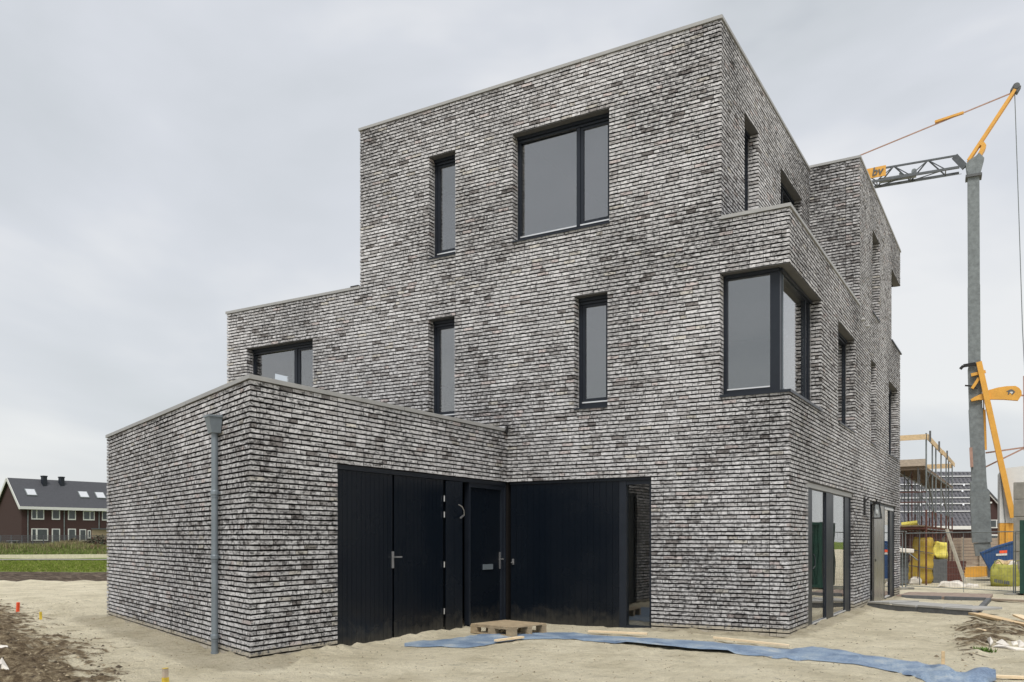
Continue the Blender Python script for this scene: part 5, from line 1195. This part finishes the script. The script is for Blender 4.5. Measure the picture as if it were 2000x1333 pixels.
for px, py in ((60, 962.5), (163, 967), (195.5, 968.5)):
    p, nn_ = onr(px, py); q = MB(); w2, h2 = .62, .62; q.hexa([tuple(p + al * sx_ * w2 + sl * sy_ * h2 + nn_ * k) for k in (0, .1) for sx_, sy_ in ((-1, -1), (1, -1), (1, 1), (-1, 1))]); s = q.build('skylight', M['galv'], roof_)
    q = MB(); q.hexa([tuple(p + al * sx_ * (w2 - .1) + sl * sy_ * (h2 - .1) + nn_ * k) for k in (.101, .115) for sx_, sy_ in ((-1, -1), (1, -1), (1, 1), (-1, 1))]); q.build('pane', M['alu'], s)
for px in (86, 120):
    p, nn_ = onr(px, 946.5); q = MB(); q.box(p.x - .26, p.x + .26, p.y - .26, p.y + .26, p.z - .5, zr + .62); q.box(p.x - .31, p.x + .31, p.y - .31, p.y + .31, zr + .48, zr + .60); q.build('chimney', M['frame'], roof_)
# shed, garden fence, table, shrubs near the terrace
sh = thing('garden_shed', 'light timber garden shed with dark flat roof before the terrace', 'shed', tuple(onray(200, 96, 0)))
q = MB(); 
for k in range(13): z0 = .1 + k * .19; p = [onray(179.5, 96, z0), onray(225, 99, z0)]; q.bar(p[0] + Vector((0, 0, .09)), p[1] + Vector((0, 0, .09)), .05, .18)
q.hexa([*(onray(x, d_, z) for z in (0, 2.5) for x, d_ in ((180, 96.1), (225, 99.1), (225, 102), (180, 99.5)))]); q.build('wall', M['pallet'], sh)
q = MB(); q.hexa([*(onray(x, d_, z) for z in (2.5, 2.64) for x, d_ in ((178, 95.8), (227, 98.8), (227, 102.3), (178, 99.8)))]); q.build('roof', M['kerb'], sh)
gfn = thing('wire_fence', 'dark mesh garden fence in front of the terraced houses', 'fence', tuple(onray(60, 92, 0)))
for i in range(12):
    px = -20 + i * 21; p = onray(px, 92 + i * .3, 0); q = MB(); q.bar(p, p + Vector((0, 0, 1.85)), .09); q.build('post', M['kerb'], gfn)
q = MB()
for k in range(9):
    z = .3 + k * .19; q.bar(onray(-20, 92, z), onray(211, 95.3, z), .025)
for i in range(230): px = -20 + i; q.bar(onray(px, 92 + (px + 20) * .0143, .2), onray(px, 92 + (px + 20) * .0143, 1.85), .012)
q.build('wire_mesh', M['kerb'], gfn)
tb_ = thing('garden_table', 'grey outdoor table standing before the left gable', 'table', tuple(onray(28, 90, .3)))
q = MB(); q.bar(onray(16, 90, 1.25), onray(40, 90, 1.25), .7, .07); q.build('table_top', M['galv'], tb_)
for px in (18, 25, 37): q = MB(); q.bar(onray(px, 90, .2), onray(px, 90, 1.21), .12 if px != 25 else .5); q.build('leg', M['concrete'], tb_)
def shrub(label, px, d_, w, h, cols, n=900, base=.2):
    r = thing('shrub', label, 'shrub', tuple(onray(px, d_, 0)), 'shrubs before the terrace'); c = onray(px, d_, base); q = MB()
    for i in range(n):
        a_ = random.uniform(0, 6.28); rr = random.random() ** .6; u = random.random(); k = math.sin(math.pi * (.15 + .8 * u)) ; p = c + Vector((math.cos(a_) * rr * w * k, math.sin(a_) * rr * w * k, u * h * (.75 + .35 * noise.noise(Vector((a_, px, u * 2)))) + .05))
        col = random.choice(cols); v = random.uniform(.6, 1.3); s = random.uniform(.06, .16); t1 = Vector([random.uniform(-1, 1) for _ in range(3)]) * s; t2 = Vector([random.uniform(-1, 1) for _ in range(3)]) * s
        q.poly([tuple(p - t1), tuple(p + t1), tuple(p + t2)], tuple(x * v for x in col))
    q.build('foliage', M['leaf'], r, fix=False)
    q = MB()
    for i in range(7): a_ = i * .9; q.bar(c - Vector((0, 0, .3)), c + Vector((math.cos(a_) * w * .6, math.sin(a_) * w * .6, h * .75)), .05)
    q.build('stem', M['rust'], r)
dk = [(.035, .045, .03), (.06, .065, .04), (.09, .075, .05)]; br = [(.17, .12, .08), (.13, .11, .06), (.10, .09, .05)]
shrub('dark evergreen shrub beside the timber shed', 197, 88, 1.5, 1.9, dk); shrub('dark round shrub between shed and glazed door', 178, 86, 1.3, 1.3, dk); shrub('brownish low shrub left of the dark shrubs', 160, 85, 1.1, 1.0, br + dk)
shrub('dry brown shrub before the brown garden doors', 128, 84, 1.2, 1.1, br); shrub('greyish dry shrub below the middle garden door', 143, 87, .8, 1.3, dk + br); shrub('reddish low shrub at the foot of the garage wall silhouette', 190, 80, 1.4, .6, [(.16, .06, .045), (.12, .08, .05)])
shrub('low dry shrub at the far left below the gable', 4, 88, 1.4, .9, br)
# pale beam along the field path and path
q = MB(); A = onray(-260, 60.5, .14); B = onray(330, 66.5, .14); q.bar(A, B, .35, .3); loose('pale_barrier_beam', 'long pale yellow beam lying across the field', 'beam', q, simple('pale_beam', (.60, .56, .42), .7, var=.15))
q = MB(); P = [onray(-300, 56.8), onray(380, 58.5), onray(380, 61.), onray(-300, 59.8)]
NS = 60; 
for i in range(NS):
    aa, bb_ = P[0].lerp(P[1], i / NS), P[0].lerp(P[1], (i + 1) / NS); cc_, dd_ = P[3].lerp(P[2], (i + 1) / NS), P[3].lerp(P[2], i / NS)
    q.quad(*[(p.x, p.y, base_h(p.x, p.y) + .05) for p in (aa, bb_, cc_, dd_)])
o = q.build('path', M['concrete']); o['kind'] = 'structure'
# grass on the field
mb = MB()
def blade(p, h, w, col):
    a_ = random.uniform(0, 6.28); s = Vector((math.cos(a_), math.sin(a_), 0)) * w; t = Vector((random.uniform(-.4, .4) * h, random.uniform(-.4, .4) * h, h)); mb.poly([tuple(p - s), tuple(p + s), tuple(p + t)], col)
for i in range(26000):
    Y = random.uniform(68, 100) if i % 2 else random.uniform(69, 92); px = random.uniform(-60, 225); X = (px - 1000) / f * Y; x, y = camxy(X, Y); z = ground_z(x, y, X, Y)[0]
    v = random.uniform(.7, 1.3); pt_ = noise.noise(Vector((X * .25, Y * .12, 0))); tall = max(0, pt_) + (.35 if Y > 78 else 0)
    col = (.13, .18, .04) if random.random() > .25 + tall * .8 else ((.27, .24, .12) if random.random() > .3 else (.15, .11, .07))
    blade(Vector((x, y, z)), random.uniform(.12, .34) + tall * .9, .05, tuple(c_ * v for c_ in col))
for i in range(16000):
    Y = random.uniform(36.5, 57); px = random.uniform(-60, 225); X = (px - 1000) / f * Y; x, y = camxy(X, Y)
    if Y < 37.8 + noise.noise(Vector((X * .15, Y * .1, 3))) * 1.2: continue
    z = ground_z(x, y, X, Y)[0]; v = random.uniform(.7, 1.3); blade(Vector((x, y, z)), random.uniform(.04, .09), .03, (.15 * v, .20 * v, .03 * v) if random.random() > .2 else (.26 * v, .26 * v, .09 * v))
o = mb.build('field_grass', M['leaf'], fix=False); tag(o, 'green and dry grass covering the field before the terraced houses', 'grass', kind='stuff')
# rough grass on the right behind the site
# ------------------------------------------------------------------ sky, sun, camera
w = bpy.data.worlds.new('World'); SC.world = w; w.use_nodes = True; nt = w.node_tree; nt.nodes.clear()
out = N(nt, 'ShaderNodeOutputWorld'); ms = N(nt, 'ShaderNodeMixShader'); ms.inputs[0].default_value = .93
b1_ = N(nt, 'ShaderNodeBackground'); b2_ = N(nt, 'ShaderNodeBackground'); L(nt, b1_.outputs[0], ms.inputs[1]); L(nt, b2_.outputs[0], ms.inputs[2]); L(nt, ms.outputs[0], out.inputs[0])
sk_ = N(nt, 'ShaderNodeTexSky'); sk_.sky_type = 'NISHITA'; sk_.sun_disc = False
SE, SA = math.radians(57), math.atan2(-.88, .47)      # sun elevation and azimuth in house axes (direction towards the sun)
sk_.sun_elevation = SE; sk_.sun_rotation = math.pi / 2 - SA
L(nt, sk_.outputs[0], b1_.inputs[0]); b1_.inputs[1].default_value = .08
tc = N(nt, 'ShaderNodeTexCoord'); mp = N(nt, 'ShaderNodeMapping'); mp.inputs['Scale'].default_value = (1, 1, 2.4); L(nt, tc.outputs['Generated'], mp.inputs['Vector'])
n1 = N(nt, 'ShaderNodeTexNoise', i_Scale=1.7, i_Detail=5., i_Roughness=.5); n1.inputs['Distortion'].default_value = .4; L(nt, mp.outputs[0], n1.inputs['Vector'])
cr_ = ramp(nt, n1.outputs['Fac'], [(.30, (.42, .455, .50)), (.42, (.56, .59, .625)), (.54, (.63, .655, .70)), (.66, (.76, .77, .79))])
sxyz = N(nt, 'ShaderNodeSeparateXYZ'); L(nt, tc.outputs['Generated'], sxyz.inputs[0])
hr = ramp(nt, sxyz.outputs['Z'], [(0., (1., .985, .93)), (.10, (1., 1., .97)), (.35, (1, 1, 1))])
mm = N(nt, 'ShaderNodeMix', data_type='RGBA', blend_type='MULTIPLY'); mm.inputs[0].default_value = 1.; L(nt, cr_.outputs[0], mm.inputs[6]); L(nt, hr.outputs[0], mm.inputs[7])
L(nt, mm.outputs[2], b2_.inputs[0]); b2_.inputs[1].default_value = 1.0
sl_ = bpy.data.lights.new('sun', 'SUN'); sl_.energy = 2.75; sl_.angle = math.radians(25); sl_.color = (1, .96, .90)
so = bpy.data.objects.new('sun', sl_); COL.objects.link(so)
sdv = Vector((math.cos(SA) * math.cos(SE), math.sin(SA) * math.cos(SE), math.sin(SE))); so.rotation_euler = sdv.to_track_quat('Z', 'Y').to_euler(); so.location = (0, -20, 30)
cd = bpy.data.cameras.new('camera'); co = bpy.data.objects.new('camera', cd); COL.objects.link(co); SC.camera = co
co.location = (CAM[0], CAM[1], HC); co.rotation_euler = (math.pi / 2, 0, TH)
cd.sensor_width = 36; cd.lens = 36 * f / 2000; cd.shift_y = (H - 666.5) / 2000; cd.clip_start = .1; cd.clip_end = 2000
SC.render.resolution_x = 1024; SC.render.resolution_y = 682
SC.view_settings.view_transform = 'Standard'; SC.view_settings.look = 'None'; SC.view_settings.gamma = 1.; SC.view_settings.exposure = .2
try: SC.view_settings.use_curve_mapping = False
except Exception: pass
SC.cycles.max_bounces = 8; SC.cycles.transparent_max_bounces = 16; SC.cycles.glossy_bounces = 4
